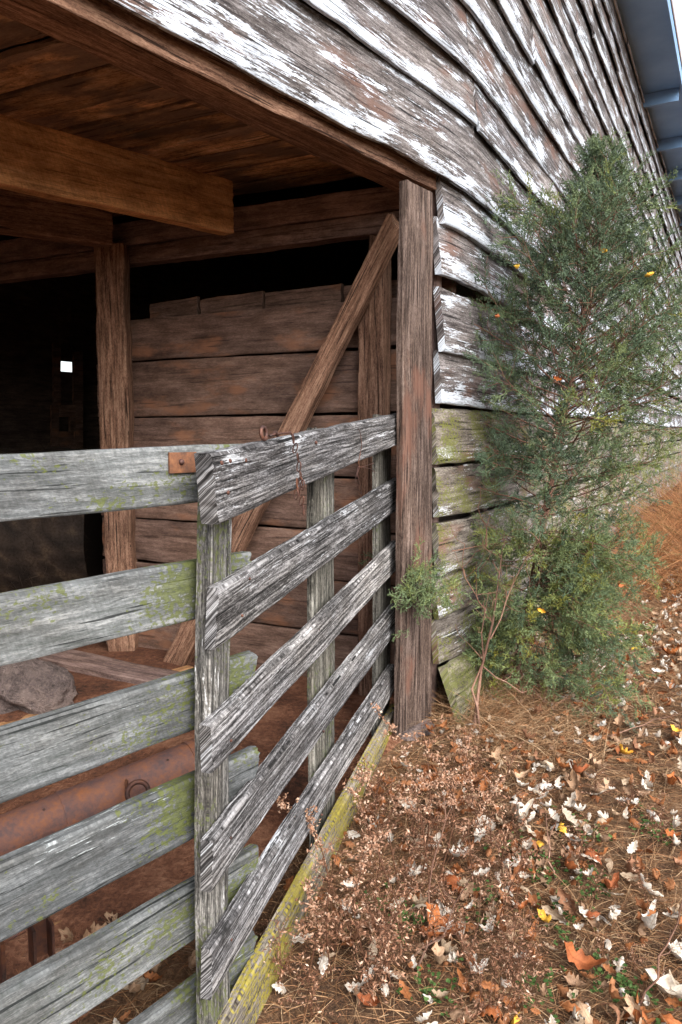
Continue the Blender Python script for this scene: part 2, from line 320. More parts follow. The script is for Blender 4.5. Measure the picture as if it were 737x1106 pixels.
for q,st in dict(pale=[(0,(.34,.26,.18)),(.45,(.52,.46,.38)),(1,(.70,.68,.64))], tan=[(0,(.26,.15,.085)),(1,(.46,.32,.21))], rusty=[(0,(.24,.07,.025)),(1,(.44,.15,.045))], amber=[(0,(.62,.30,.04)),(1,(.75,.48,.06))], brown=[(0,(.16,.075,.04)),(1,(.28,.14,.08))]).items(): M['leaf_'+q] = leafmat('leaf_'+q, st, 0)
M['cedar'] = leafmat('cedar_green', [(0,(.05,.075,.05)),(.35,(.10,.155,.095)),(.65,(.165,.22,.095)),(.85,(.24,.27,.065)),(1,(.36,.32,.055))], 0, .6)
M['clover'] = leafmat('clover_green', [(0,(.04,.09,.02)),(1,(.10,.18,.05))], .25)
M['bark'] = wood('cedar_bark', (.07,.035,.025), (.20,.115,.085), (.33,.22,.17), crack=.6, gs=90, contrast=1.2)
M['weed'] = leafmat('dry_weed', [(0,(.11,.05,.028)),(.5,(.27,.13,.075)),(.85,(.40,.24,.16)),(1,(.60,.45,.34))], 0)
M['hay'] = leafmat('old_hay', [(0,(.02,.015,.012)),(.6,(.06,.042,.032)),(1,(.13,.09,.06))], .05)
# ================================================================== SETTING
def grid_sheet(x0,x1,y0,y1,nx,ny,hf):
    xs = np.linspace(x0,x1,nx); ys = np.linspace(y0,y1,ny); X,Y = np.meshgrid(xs,ys,indexing='ij'); return np.stack([X,Y,hf(X,Y)],-1)
def gh(x,y):                                     # ground height
    d = np.clip(wall_off(x,y),0,10)
    near = np.exp(-((np.asarray(x)-1)**2+(np.asarray(y)-4)**2)/120)
    return (fb(np.asarray(x)*.9,np.asarray(y)*.9,31,4)*.05 + .03*np.exp(-d/.5))*near + slope(y)
xs = np.concatenate([[-400,-150,-60,-25,-12],np.arange(-6,9.01,.07),[12,20,40,90,200,400]]); ys = np.concatenate([[-400,-100,-30,-8],np.arange(-2,14.01,.08),[18,26,40,80,200,500,900]])
X,Y = np.meshgrid(xs,ys,indexing='ij'); mb = MB(); P = np.stack([X,Y,gh(X,Y)-.004],-1); mb.grid(P, P*0); tag(mb.obj('ground', M['soil']), kind='structure')
# red clay floor inside the barn: follows the wall line, 4 mm or more above the soil
S,D = np.meshgrid(np.arange(-6,17.9,.12), np.concatenate([np.arange(.04,-4,-.12), np.arange(-4.2,-8,-.4)]), indexing='ij')
P = wall(S, 0, 0)
th = np.interp(S,_s,_th); P[...,0] += np.cos(th)*D; P[...,1] -= np.sin(th)*D
P[...,2] = gh(P[...,0],P[...,1]) + np.clip((.22-D)*.3,-.03,.02) + (fb(P[...,0]*4,P[...,1]*4,77,3)*.02+.01)*(D<.15); P[...,2][:,0] -= .05
mb = MB(); mb.grid(P, P*0, True); tag(mb.obj('dirt_floor', M['clay']), kind='structure')
# ================================================================== BARN
barn = thing('barn', (PP[0],PP[1],0), 'old timber barn with peeling white lap siding and a dark open stall', 'barn')
def wmap(s0, h0, tilt0=.034, tilt1=.004, Wd=.3, sag=0, ks=0):
    def f(u,v,w):
        t = v/Wd; return wall(s0+u, 0, 0)*0 + _w3(s0+u, h0+v+sag*u, tilt0*(1-t)+tilt1*t+w)
    return f
def _w3(s,h,off):
    th = np.interp(s,_s,_th); x = np.interp(s,_s,_x)+np.cos(th)*off; y = np.interp(s,_s,_y)-np.sin(th)*off
    return np.stack([x,y,h],-1)
def susamp(s0,s1):
    out = [s0]; s = s0
    while s < s1-.03:
        s += .035 if abs(s) < 1.6 else (.06 if s<4 else .15)
        out.append(min(s,s1))
    if out[-1] < s1: out.append(s1)
    return np.array(out)
# heights of the board bottoms, taken at the door post
up = [2.84,3.21,3.47,3.77]; h = 3.77
while h < 5.75: h += random.uniform(.25,.31); up.append(h)
mbu = MB(); HE = 6.05
R = random.Random(5)
for i,h0 in enumerate(up):
    top = up[i+1] if i+1 < len(up) else HE
    s0 = -6.0; Wd = top-h0+.035; cuts = []
    s = -2.2 + R.uniform(-.5,.5) + (i%2)*1.1; 
    if i in (1,2): cuts = [-3.0, .30 + .12*(i==1)]; s = 3.6+i
    while s < 17.5: cuts.append(s); s += R.uniform(2.6,4.4)
    cuts.append(17.9); a = s0
    for c in cuts:
        hh = h0+R.uniform(-.014,.014); Lb = c-a; us = susamp(a,c-.006)-a
        t0 = R.uniform(.036,.055)
        plank(mbu, wmap(a,hh,t0,.006,Wd,R.uniform(-.004,.004)), us, Wd, .02, nv=7, edge=.007, warp=.008, relief=.0018, rag=.02, cup=.004, ef=3.)
        a = c
mbu.obj('siding', M['siding'], barn)
lo = [2.62,2.37,1.98,1.70,1.385,1.10,.775,.55,.29]
tops = [2.86,2.64,2.29,1.965,1.66,1.35,1.04,.76,.52]
starts = [.0,-.02,.02,.015,-.01,.0,.02,.01,.02]
mA, mB = MB(), MB()
for i,h0 in enumerate(lo):
    a = starts[i]+.012; Wd = tops[i]-h0+.02; tgt = mA if h0 > 1.5 else mB
    for c in (R.uniform(2.4,3.8), R.uniform(5.5,7.5), R.uniform(9,11), 13.5+R.random(), 17.9):
        hh = h0+R.uniform(-.006,.006); us = susamp(a,c-.006)-a
        plank(tgt, wmap(a,hh,R.uniform(.040,.055),.012,Wd,R.uniform(-.006,.006)), us, Wd, .034, nv=14, edge=.006, warp=.006, relief=.0011, rag=.010, cup=-.003, ef=5., r=.006)
        a = c
# lowest board has sprung away from the wall
mS = MB(); plank(mS, lambda u,v,w: _w3(.03+u, -.12+v-u*.01, .24-.16*(v/.4)-.12*u/3+w), susamp(.0,3.2), .40, .035, nv=16, edge=.008, warp=.006, relief=.002, rag=.02); o = mS.obj('loose_board', wood('green_loose_board', (.04,.04,.025), (.15,.14,.10), (.28,.27,.20), moss=1.0, mosscol=(.11,.12,.03), crack=.9, gs=50, contrast=1.5), barn); o['label'] = 'mossy bottom board sprung away from the wall'
mA.obj('siding', M['siding'], barn); o = mB.obj('lower_siding', M['siding_low'], barn); o['label'] = 'grey lower boards stained green with moss'
# backing studs and shell
mb = MB()
for s in (.06, .9,1.9,2.9,3.9,5,6.2,7.4,8.6,10,12,14,16): 
    A = wall(s,-.1,-.035); B = wall(s,HE,-.035); th = float(np.interp(s,_s,_th)); d = np.array([math.sin(th),math.cos(th),0]); n = np.array([math.cos(th),-math.sin(th),0])
    timber(mb, A, B, d, .09, n, .12, du=.4, relief=.001, warp=0, edge=.002, nv=4)
mb.obj('wall_stud', M['purple'], barn)
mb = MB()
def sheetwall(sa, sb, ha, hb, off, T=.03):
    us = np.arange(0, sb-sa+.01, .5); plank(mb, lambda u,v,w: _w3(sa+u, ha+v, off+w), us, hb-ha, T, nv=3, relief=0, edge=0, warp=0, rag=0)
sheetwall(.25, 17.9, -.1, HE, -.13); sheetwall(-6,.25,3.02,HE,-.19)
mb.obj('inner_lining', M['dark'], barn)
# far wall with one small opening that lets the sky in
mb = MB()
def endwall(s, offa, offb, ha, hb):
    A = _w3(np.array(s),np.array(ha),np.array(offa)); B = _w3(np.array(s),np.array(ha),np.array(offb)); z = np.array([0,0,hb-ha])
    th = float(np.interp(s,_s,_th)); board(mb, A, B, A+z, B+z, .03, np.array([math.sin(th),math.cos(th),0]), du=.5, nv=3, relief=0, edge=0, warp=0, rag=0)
endwall(-6,-2.3,-8,-.1,10); endwall(-6,0,-2.3,3.1,10); endwall(17.88,0,-8,-.1,10)  # unseen end wall opened at its front bay to let extra light inside
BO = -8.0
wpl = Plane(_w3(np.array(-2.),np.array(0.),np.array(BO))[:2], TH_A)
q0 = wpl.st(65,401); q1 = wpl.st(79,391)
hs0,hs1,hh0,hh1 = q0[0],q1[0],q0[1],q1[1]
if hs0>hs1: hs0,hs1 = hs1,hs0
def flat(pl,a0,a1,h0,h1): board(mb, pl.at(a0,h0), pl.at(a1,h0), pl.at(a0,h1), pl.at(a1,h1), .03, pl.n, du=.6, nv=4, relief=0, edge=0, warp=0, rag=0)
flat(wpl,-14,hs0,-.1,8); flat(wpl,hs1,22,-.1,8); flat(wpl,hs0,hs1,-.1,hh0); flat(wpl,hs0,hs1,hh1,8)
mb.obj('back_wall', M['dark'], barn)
mb = MB()                                        # frame around the small opening, seen far inside
pl2 = Plane(wpl.at(0,0,.25)[:2], TH_A)
for (x0,x1,y0,y1) in ((56,64,437,500),(64,82,437,450),(76,82,450,466),(64,82,466,500),(58,66,370,437),(80,90,380,500)):
    A=pl2.hit(x0,y1);B=pl2.hit(x1,y1);At=pl2.hit(x0,y0);Bt=pl2.hit(x1,y0); board(mb,A,B,At,Bt,.04,pl2.n,du=.3,nv=3)
mb.obj('stall_frame', M['inner'], barn)
# roof with eave overhang, soffit and lookouts
roof = MB(); OV = .48
ss = np.array([-6.3]+list(np.arange(-6,18,1.))+[18.2]); 
def rsheet(mbx, offs, hs, T):
    S,K = np.meshgrid(ss, np.arange(len(offs)), indexing='ij'); P = _w3(S, np.array(hs)[K], np.array(offs)[K]); mbx.grid(P, P); P2 = P.copy(); P2[...,2] += T; mbx.grid(P2, P2, True)
    for q in (0,-1): 
        E = np.stack([P[:,q],P2[:,q]],1); mbx.grid(E,E,q==0)
rsheet(roof, [OV+.03,-4.1], [HE+.10,HE+2.9], .05); rsheet(roof, [-4.1,-8.6], [HE+2.9,HE-.2], .05)
rf = roof.obj('roof', M['roof'], barn, smooth=False)
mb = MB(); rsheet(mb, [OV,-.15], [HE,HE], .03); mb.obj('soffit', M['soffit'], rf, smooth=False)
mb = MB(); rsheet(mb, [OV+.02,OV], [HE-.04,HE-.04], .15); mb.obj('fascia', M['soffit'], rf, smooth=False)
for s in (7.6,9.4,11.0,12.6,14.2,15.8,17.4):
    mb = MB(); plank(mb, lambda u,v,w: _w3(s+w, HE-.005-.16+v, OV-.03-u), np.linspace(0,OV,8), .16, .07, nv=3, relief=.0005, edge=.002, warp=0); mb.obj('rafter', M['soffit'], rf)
# door post
nA = np.array([math.cos(TH_A),-math.sin(TH_A),0]); dA = np.array([math.sin(TH_A),math.cos(TH_A),0])
plA = Plane(PP, TH_A)
mb = MB(); pa0 = plA.st(430,400,.03)[0]; pa1 = plA.st(466,400,.03)[0]; pa2 = plA.st(427,760,.03)[0]; pa3 = plA.st(468,760,.03)[0]
pa2 += .055; pa0 += .055
hpt = plA.st(448,199,.03)[1]
board(mb, plA.at(pa2,.02,.03), plA.at(pa0,hpt,.03), plA.at(pa3,.02,.03), plA.at(pa1,hpt,.03), .04, nA, du=.03, nv=26, ns=8, relief=.0028, edge=.004, warp=.006, r=.008, rag=.002, gf=60.)
post = mb.obj('door_post', M['post'], barn); post['label'] = 'thick square post with deep vertical grain between gate and siding'
mb = MB(); timber(mb, plA.at(-4.0,-.1,0), plA.at(-4.0,2.86,0), dA, .22, nA, .18, du=.1, nv=6); mb.obj('door_post', M['brown'], barn)
mb = MB(); c = plA.at(-.12,0,-.05)               # lump of clay-coloured stone under the post
def blob(mb, c, R3, seed, amp=.25, n=22, m=30, f=2., flat=0):
    th = np.linspace(0,PI,n)[:,None]; ph = np.linspace(0,2*PI,m)[None]
    D = np.stack([np.sin(th)*np.cos(ph), np.sin(th)*np.sin(ph), np.cos(th)+0*ph],-1)
    r = 1+amp*(fb(D[...,0]*f+D[...,2]*1.7+9, D[...,1]*f-D[...,2]*1.3+9, seed, 5)*1.4)
    r[:,-1] = r[:,0]; r[0]=r[0].mean(); r[-1]=r[-1].mean()
    P = np.asarray(c)+D*r[...,None]*np.asarray(R3); mb.grid(P, D, False)
blob(mb, c-np.array([0,0,.05]), (.15,.14,.09), 3, .3); mb.obj('footing_stone', M['stone'], barn)
# header: outer fascia timber and its wide under face
def abeam(s0,s1,h0,h1,off,T,mat,name,sag=0,**kw):
    mb = MB(); board(mb, plA.at(s0,h0+sag,off), plA.at(s1,h0,off), plA.at(s0,h1+sag,off), plA.at(s1,h1,off), T, nA, **kw); o = mb.obj(name, mat, barn); return o
abeam(-5.9,-.0,2.79,2.90,.002,.06,M['brown'],'header',sag=-.02,nv=7,ns=5,relief=.002,edge=.004,warp=.003)
abeam(-5.9,-.01,2.815,3.02,-.065,.16,M['brown'],'header',sag=-.02,nv=6,ns=8,relief=.002,edge=.004,warp=.003)
# loft floor planks seen from below
mb = MB(); s = -5.8
plP = Plane(at(430,500,4.35)[:2], math.atan(-1668.5/824)); plP.n = np.array([-plP.n[0],-plP.n[1],0]); 
if plP.n@(C0-plP.P) < 0: plP.n = -plP.n
dP = plP.d                                       # points in and to the left, along the partition
while s < .4:
    wd = random.uniform(.17,.27); z = 3.085+random.uniform(0,.035); L_ = 5.2
    A = plA.at(s,z,-.2); 
    q = A + dP*L_; 
    board(mb, A, q, A+dA*(wd-.016), q+dA*(wd-.016), .03, np.array([0,0,-1.]), du=.08, nv=7, relief=.002, edge=.006, warp=.008)
    s += wd
mb.obj('loft_floor', M['ceil'], barn)
# joist A (big orange) and joist B on the inner post
def beam3(pa, pb, hgt, T, mat, name, **kw):
    pa=np.asarray(pa,float); pb=np.asarray(pb,float); d=(pb-pa); d/=np.linalg.norm(d); n=np.cross(d,[0,0,1.]); n/=np.linalg.norm(n)
    if n@(C0-pa)<0: n=-n
    mb = MB(); timber(mb, pa, pb, (0,0,1), hgt, n, T, **kw); return mb.obj(name, mat, barn)
pb = at(252,252,4.62); 
def extend(px0,py0,Y0,px1,py1,Y1,k): a=at(px0,py0,Y0); b=at(px1,py1,Y1); return a+(a-b)*k, b
a,b = extend(0,197,3.55,252,252,4.66,1.3); beam3(a,b,.30,.09,M['orange'],'joist',nv=12,ns=4,edge=.004,warp=.004)
a,b = extend(0,249,4.62,122,265,5.02,1.5); beam3(a,b,.27,.10,M['brown'],'joist',nv=8,ns=4,edge=.004,warp=.004)
# inner post
mb = MB(); A=at(117,712,5.12); B=at(101,262,5.05); At=at(146,712,5.12); Bt=at(133,262,5.05); board(mb,A,B,At,Bt,.14,np.cross(At-A,B-A)/np.linalg.norm(np.cross(At-A,B-A))*-1 if (np.cross(At-A,B-A)@(C0-A))<0 else np.cross(At-A,B-A)/np.linalg.norm(np.cross(At-A,B-A)),nv=12,ns=4,relief=.003,edge=.006)
mb.obj('inner_post', M['brown'], barn)
# partition
def pst(px,py): 
    r = ray(px,py); t = ((plP.P-C0)@plP.n)/(r@plP.n); q = C0+r*t; return (q-plP.P)@plP.d, q[2]
def ppt(a,h,off=0): return plP.P+plP.d*a+plP.n*off+np.array([0,0,h])
aL = 4.6; aI = pst(138,500)[0]
mb = MB(); hs = [2.31,2.03,1.66,1.29,.97,.67,.34,.02]
for i in range(len(hs)-1):
    h1,h0 = hs[i],hs[i+1]; end = aI+.25 
    j = random.uniform(-.008,.008)
    board(mb, ppt(-.12,h0+.008+j), ppt(end,h0+.008-j), ppt(-.12,h1-.006), ppt(end,h1-.006), .03, plP.n, du=.05, nv=10, relief=.0007, edge=.003, warp=.005)
mb.obj('partition', M['inner'], barn)
mb = MB(); a = aI-.1
for w_ in (.42,.5,.55,.7):
    board(mb, ppt(a-w_,2.28,-.12), ppt(a-.02,2.28,-.12), ppt(a-w_,2.44,-.12), ppt(a-.02,2.42,-.12), .03, plP.n, du=.06, nv=5); a -= w_
mb.obj('upper_board', M['inner'], barn)
mb = MB(); board(mb, ppt(-.1,2.77,.04), ppt(aL,2.79,.04), ppt(-.1,2.90,.04), ppt(aL,2.95,.04), .10, plP.n, du=.06, nv=8, warp=.004)
board(mb, ppt(-.1,2.66,.02), ppt(aL,2.66,.02), ppt(-.1,2.765,.02), ppt(aL,2.785,.02), .10, plP.n, du=.06, nv=6, warp=.004)
mb.obj('partition_beam', M['purple'], barn)
# studs and diagonal brace against the partition
mb = MB(); a0,_ = pst(424,400); a1,_ = pst(408,400); a2,_ = pst(395,400)
board(mb, ppt(a1,0,.10), ppt(a1,2.42,.10), ppt(a2,0,.10), ppt(a2,2.42,.10), .09, plP.n, nv=8, relief=.002, edge=.004); mb.obj('stud', M['brown'], barn)
mb = MB(); board(mb, ppt(a0,0,.12), ppt(a0,2.62,.12), ppt(a1+.004,0,.12), ppt(a1+.004,2.62,.12), .10, plP.n, nv=8, relief=.002, edge=.004); mb.obj('stud', M['brown'], barn)
def pp_px(px,py,off): 
    r = ray(px,py); t = ((plP.P+plP.n*off-C0)@plP.n)/(r@plP.n); return C0+r*t
mb = MB(); A=pp_px(168,722,.20); At=pp_px(195,722,.20); B=pp_px(414,240,.20); Bt=pp_px(430,252,.20)
A=pp_px(172,722,.2); At=pp_px(197,722,.2); B=pp_px(418,232,.2); Bt=pp_px(432,246,.2)
board(mb, At, Bt, A, B, .07, plP.n, du=.03, nv=10, relief=.002, edge=.004, rag=.02); mb.obj('brace', M['brown'], barn)
# ================================================================== GATES
def gate_board(mb, pl, c, off, T, ext=0, **kw):
    (lt,lb,rt,rb) = [pl.hit(*q, off) for q in c]
    if ext:
        lt2 = lt+(lt-rt)/np.linalg.norm(lt-rt)*ext; lb = lb+(lb-rb)/np.linalg.norm(lb-rb)*ext; lt = lt2
    board(mb, lb, rb, lt, rt, T, pl.n, **kw)
# --- right gate
TH_G = math.atan(280/824); plG = Plane(at(432,500,4.0)[:2], TH_G)
g0 = plG.hit(215,1090); gate = thing('farm_gate', (g0[0],g0[1],0), 'silver weathered plank gate swung outward, hinged on the thick door post', 'gate', 'plank gates of the stall')
RL = [((228,491),(236,567),(437,446),(437,477)), ((236,636),(232,704),(433,516),(433,548)), ((227,785),(230,836),(431,584),(431,614)),
      ((229,909),(229,964),(429,652),(429,682)), ((228,1027),(228,1081),(427,717),(427,746)), ((228,1136),(228,1205),(429,761),(430,797))]
rails = []
for i,c in enumerate(RL):
    mb = MB(); off = .0; T = .055 if i==0 else .036
    gate_board(mb, plG, c, .02 if i==0 else 0, T, nv=34 if i==0 else 26, ns=6, du=.018, relief=[.0030,.0016,.0018,.0016,.0016,.0015][i], edge=.0022, warp=.003, r=.006, rag=.005, gf=[85,120,100,110,110,90][i])
    o = mb.obj('rail', M['gate'] if i<5 else M['gate_yellow'], gate); rails.append(o)
    if i==0: o['label'] = 'thick top rail with deep black and white grain'
    if i==5: o['label'] = 'bottom rail covered in yellow lichen'
def gate_upright(pl, x0, x1, y0, y1, off, T, mat, **kw):
    # vertical member: px span at y0 (top) ; stays plumb
    a0,ht = pl.st(x0,y0,off); a1,_ = pl.st(x1,y0,off); hb = pl.st((x0+x1)/2,y1,off)[1]
    mb = MB(); board(mb, pl.at(a1,hb,off), pl.at(a1,ht,off), pl.at(a0,hb,off), pl.at(a0,ht,off), T, pl.n, **kw); return mb, mat
b0 = plG.hit(213.5,1106,-.036); t0_ = plG.hit(218,505,-.036)
mb = MB(); A=plG.hit(226,1130,-.036); B=plG.hit(228,500,-.036); At=plG.hit(247,1130,-.036); Bt=plG.hit(252,500,-.036)
board(mb, At, Bt, A, B, .045, plG.n, du=.02, nv=16, ns=8, relief=.0025, edge=.003, r=.004, gf=120); o = mb.obj('stile', M['gate_stile'], gate)
mb,_m = gate_upright(plG, 338, 362, 463, 935, -.056, .025, None, nv=10, ns=6, relief=.002, edge=.004); mb.obj('upright', M['gate_dark'], gate)
mb,_m = gate_upright(plG, 408, 423, 448, 850, -.056, .025, None, nv=10, ns=6, relief=.002, edge=.004); mb.obj('upright', M['gate_dark'], gate)
def nailhead(pl, px, py, off, r=.007, par=None):
    mb = MB(); c = pl.hit(px,py,off)
    P=[]; 
    for rr,w in ((0,.003),(.7,.0028),(1,.001),(1,-.004)):
        ph=np.linspace(0,2*PI,11); P.append(c+pl.n*w+(np.cos(ph)*rr*r)[:,None]*pl.d+(np.sin(ph)*rr*r*.9)[:,None]*np.array([0,0,1.]))
    P=np.array(P); mb.grid(P,P,False); return mb.obj('nail', M['rust_dark'], par)
for (x,y) in ((240,500),(249,498),(266,497),(247,532),(342,478)): nailhead(plG,x,y,.024,par=rails[0])
for ri,pts in ((1,[(262,665),(270,625)]),(2,[(250,800),(345,680)]),(3,[(250,905),(350,790)]),(4,[(250,1015),(348,880)])):
    for x,y in pts: nailhead(plG,x,y,.003,.005,rails[ri])
# strap hinge on the door post
mb = MB(); c = plG.hit(438,471,.026); boxm(mb, c, plG.d*.11, plG.n*.003, np.array([0,0,.019])); hg = mb.obj('hinge_strap', M['rust_plate'], gate, smooth=False)
for dx in (-.07,-.02,.03,.08):
    mb = MB(); tube(mb, [c+plG.d*dx+plG.n*.002, c+plG.d*dx+plG.n*.008], [.006,.005], 10); mb.obj('bolt', M['rust_dark'], hg)
# --- left gate
TH_L = math.atan(703.5/824); plL = Plane(at(240,500,2.27)[:2], TH_L)
f0 = plL.hit(100,1090); lgate = thing('farm_gate', (f0[0],f0[1],0), 'grey green mossy board gate nearest the left edge, closed behind the open gate', 'gate', 'plank gates of the stall')
LL = [((0,491),(0,565),(272,479),(272,535)), ((0,644),(0,720),(273,597),(273,655)), ((0,791),(0,870),(277,705),(277,765)),
      ((0,935),(0,1018),(277,809),(277,868)), ((0,1077),(0,1157),(279,916),(279,970)), ((0,1221),(0,1300),(277,1012),(277,1062))]
lr = []
for i,c in enumerate(LL):
    mb = MB(); gate_board(mb, plL, c, 0, .04, ext=1.5, nv=18, ns=5, du=.025, relief=.0010, edge=.003, warp=.004, r=.005, rag=.012, ef=2.)
    lr.append(mb.obj('rail', M['fence'], lgate))
for sx in (-.9,-1.75):
    mb = MB(); timber(mb, plL.at(sx,.05,-.04), plL.at(sx,1.58,-.04), plL.d, .1, plL.n, .04, nv=6); mb.obj('upright', M['fence'], lgate)
mb = MB(); c = plL.hit(197.5,499.5,.005); boxm(mb, c, plL.d*.047, plL.n*.003, np.array([0,0,.0275])*1.05); pt = mb.obj('latch_plate', M['rust_plate'], lgate, smooth=False)
mb = MB(); c = plL.hit(196,499,.008); blob(mb, c, (.009,.009,.009), 4, .1, 10,12); mb.obj('bolt', M['rust_dark'], pt)
# ================================================================== CHAIN AND WIRE
c1 = plG.hit(285,468,.0); ch = thing('chain', c1, 'rusty chain with a round eye ring hanging over the top rail', 'chain')
mb = MB(); torus(mb, plG.hit(285,468,.0), np.array([1,-.35,.1]), .019, .0062, 22, 9); mb.obj('ring', M['rust_dark'], ch)
mb = MB(); p=[plG.hit(291,471,.01),plG.hit(297,469,.02),plG.hit(306,468,.03),plG.hit(314,467,.035),plG.hit(316,471,.04)]; tube(mb,p,[.0045,.004,.0035,.0035,.003],7); mb.obj('hook', M['rust_dark'], ch)
mb = MB(); tube(mb,[plG.hit(297,467,.02),plG.hit(300,470,.02)],[.007,.007],8); mb.obj('nut', M['rust_dark'], ch)
path = [(317,474),(319,484),(322,494),(323,504),(325,514),(327,524),(323,531),(326,541),(328,551),(325,521),(321,522),(320,534)]
for i,(x,y) in enumerate(path):
    if i < len(path)-1 and i not in (8,):
        q = plG.hit(x,y,.042+.004*(i%3)); q2 = plG.hit(*path[i+1],.042)
    up_ = q2-q if np.linalg.norm(q2-q)>1e-4 else np.array([0,0,1.])
    if i in (8,9): up_ = np.array([.1,0,-1.])
    q = plG.hit(x,y,.042+.004*(i%3))
    ax = plG.n*(1 if i%2==0 else .35)+plG.d*(0.15 if i%2==0 else 1.)
    mb = MB(); torus(mb, q, ax, .0085, .0021, 18, 7, sx=2.0, up=up_); mb.obj('link', M['rust_dark'], ch)
w0 = plG.hit(385,500,.0); 
mb = MB(); P_=[plG.hit(x,y,o_) for x,y,o_ in ((379,459,-.06),(384,457,.0),(389,466,.03),(391,480,.03),(389,492,.028),(387,500,.025),(389,505,.03),(396,503,.035),(404,500,.03))]
tube(mb,P_,.0016,6); P_=[plG.hit(x,y,o_) for x,y,o_ in ((389,503,.03),(386,512,.03),(389,524,.034),(391,534,.03),(388,530,.03),(384,518,.03),(387,504,.034),(400,506,.03),(405,510,.03))]; tube(mb,P_,.0014,6)
tag(mb.obj('wire', M['rust_dark'], None, origin=w0), 'thin rusty wire twisted around the gate top rail near the post', 'wire')
# ================================================================== THINGS IN THE STALL
a_ = ground(-70,962,.0); b_ = ground(222,838,.0); a_[2]+=.098; b_[2]+=.098; rl = thing('roller', ((a_[0]+b_[0])/2,(a_[1]+b_[1])/2,0), 'long rusty iron pipe lying on red dirt behind the left gate', 'iron pipe')
mb = MB(); t_ = np.linspace(0,1,40)[:,None]; tube(mb, a_*(1-t_)+b_*t_, .096, 40, .02, 5); mb.obj('pipe', M['rust'], rl)
dR = (b_-a_)/np.linalg.norm(b_-a_); 
for f in (.42,.93): mb = MB(); tube(mb, [a_*(1-f)+b_*f, a_*(1-f)+b_*f+dR*.03], .1005, 40); mb.obj('collar', M['rust'], rl)
fr = 0
for q_ in np.linspace(0,1,400):
    p_ = a_*(1-q_)+b_*q_; d_ = p_-C0
    if 368.5+d_[0]/(d_[1]*math.cos(PITCH)-d_[2]*math.sin(PITCH))*FPX < 143: fr = q_
pr_ = a_*(1-fr)+b_*fr; cr = at(149,856,pr_[1]-.15); mb = MB(); torus(mb, cr, np.array([.5,-1,.25]), .045, .011, 28, 9, sx=1.0); mb.obj('ring', M['rust_dark'], rl)
mb = MB(); torus(mb, at(137,848,pr_[1]-.11), np.array([1,.2,.1]), .02, .006, 16, 8); mb.obj('eye', M['rust_dark'], rl)
for f in (.38,.85): mb=MB(); blob(mb, a_*(1-f)+b_*f+np.array([0,-.06,.075]), (.007,.007,.007), 2, .1, 8, 10); mb.obj('rivet', M['rust_dark'], rl)
# bracket
gb = ground(35,1045); br = thing('steel_bracket', gb, 'small dark steel channel bracket with a rod on the red dirt', 'bracket')
mb = MB(); p = at(42,1012,2.3); X_=np.array([.8,.6,0]); Y_=np.array([-.6,.8,0]); Z_=np.array([0,0,1.])
boxm(mb, p, X_*.03, Y_*.004, Z_*.065); boxm(mb, p-X_*.028-Y_*.03, X_*.004, Y_*.034, Z_*.065); boxm(mb, p+X_*.028-Y_*.03, X_*.004, Y_*.034, Z_*.065); mb.obj('channel', M['rust_dark'], br, smooth=False)
mb = MB(); p = at(2,1045,2.15); boxm(mb, p, X_*.006, Y_*.03, Z_*.09); mb.obj('side_plate', M['rust_dark'], br, smooth=False)
mb = MB(); tube(mb,[at(-20,1026,2.15), at(2,1016,2.2), at(26,1004,2.27)], .011, 12); mb.obj('rod', M['rust'], br)
# stone, planks on the floor
mb = MB(); cs = ground(18,790); blob(mb, (cs[0]-.06,cs[1]+.25,.12+cs[2]), (.27,.22,.16), 21, .4, 40, 60, 2.2); tag(mb.obj('stone', M['stone'], None, origin=(cs[0],cs[1]+.2,0)), 'rough pitted grey rock on the stall floor behind the left gate', 'rock')
def floorplank(p0,p1,W,T,mat,label,z0=.05,z1=.05,name='loose_plank'):
    A = ground(*p0,z0); B = ground(*p1,z1); d=(B-A)/np.linalg.norm(B-A); w=np.cross([0,0,1.],d); w/=np.linalg.norm(w)
    if w[1]<0: w=-w
    nn = np.cross(d,w); nn = nn if nn[2]>0 else -nn
    mb = MB(); board(mb, A,B,A+w*W,B+w*W,T,nn,nv=10,ns=4,relief=.0015,edge=.005,warp=.006); tag(mb.obj(name, mat, None, origin=(A+B)/2), label, 'plank')
floorplank((20,706),(235,752),.24,.05,M['purple'],'grey brown plank lying flat at the foot of the inner post',.10,.14)
floorplank((-40,800),(215,722),.13,.09,M['orange'],'narrow reddish timber on the dirt just above the rusty pipe',.10,.08)
floorplank((60,1000),(225,905),.24,.04,M['orange'],'wide red brown board under dry leaves beyond the left gate',.055,.05)
floorplank((20,1092),(75,1028),.07,.05,M['brown'],'short narrow board end beside the small steel bracket',.06,.06)
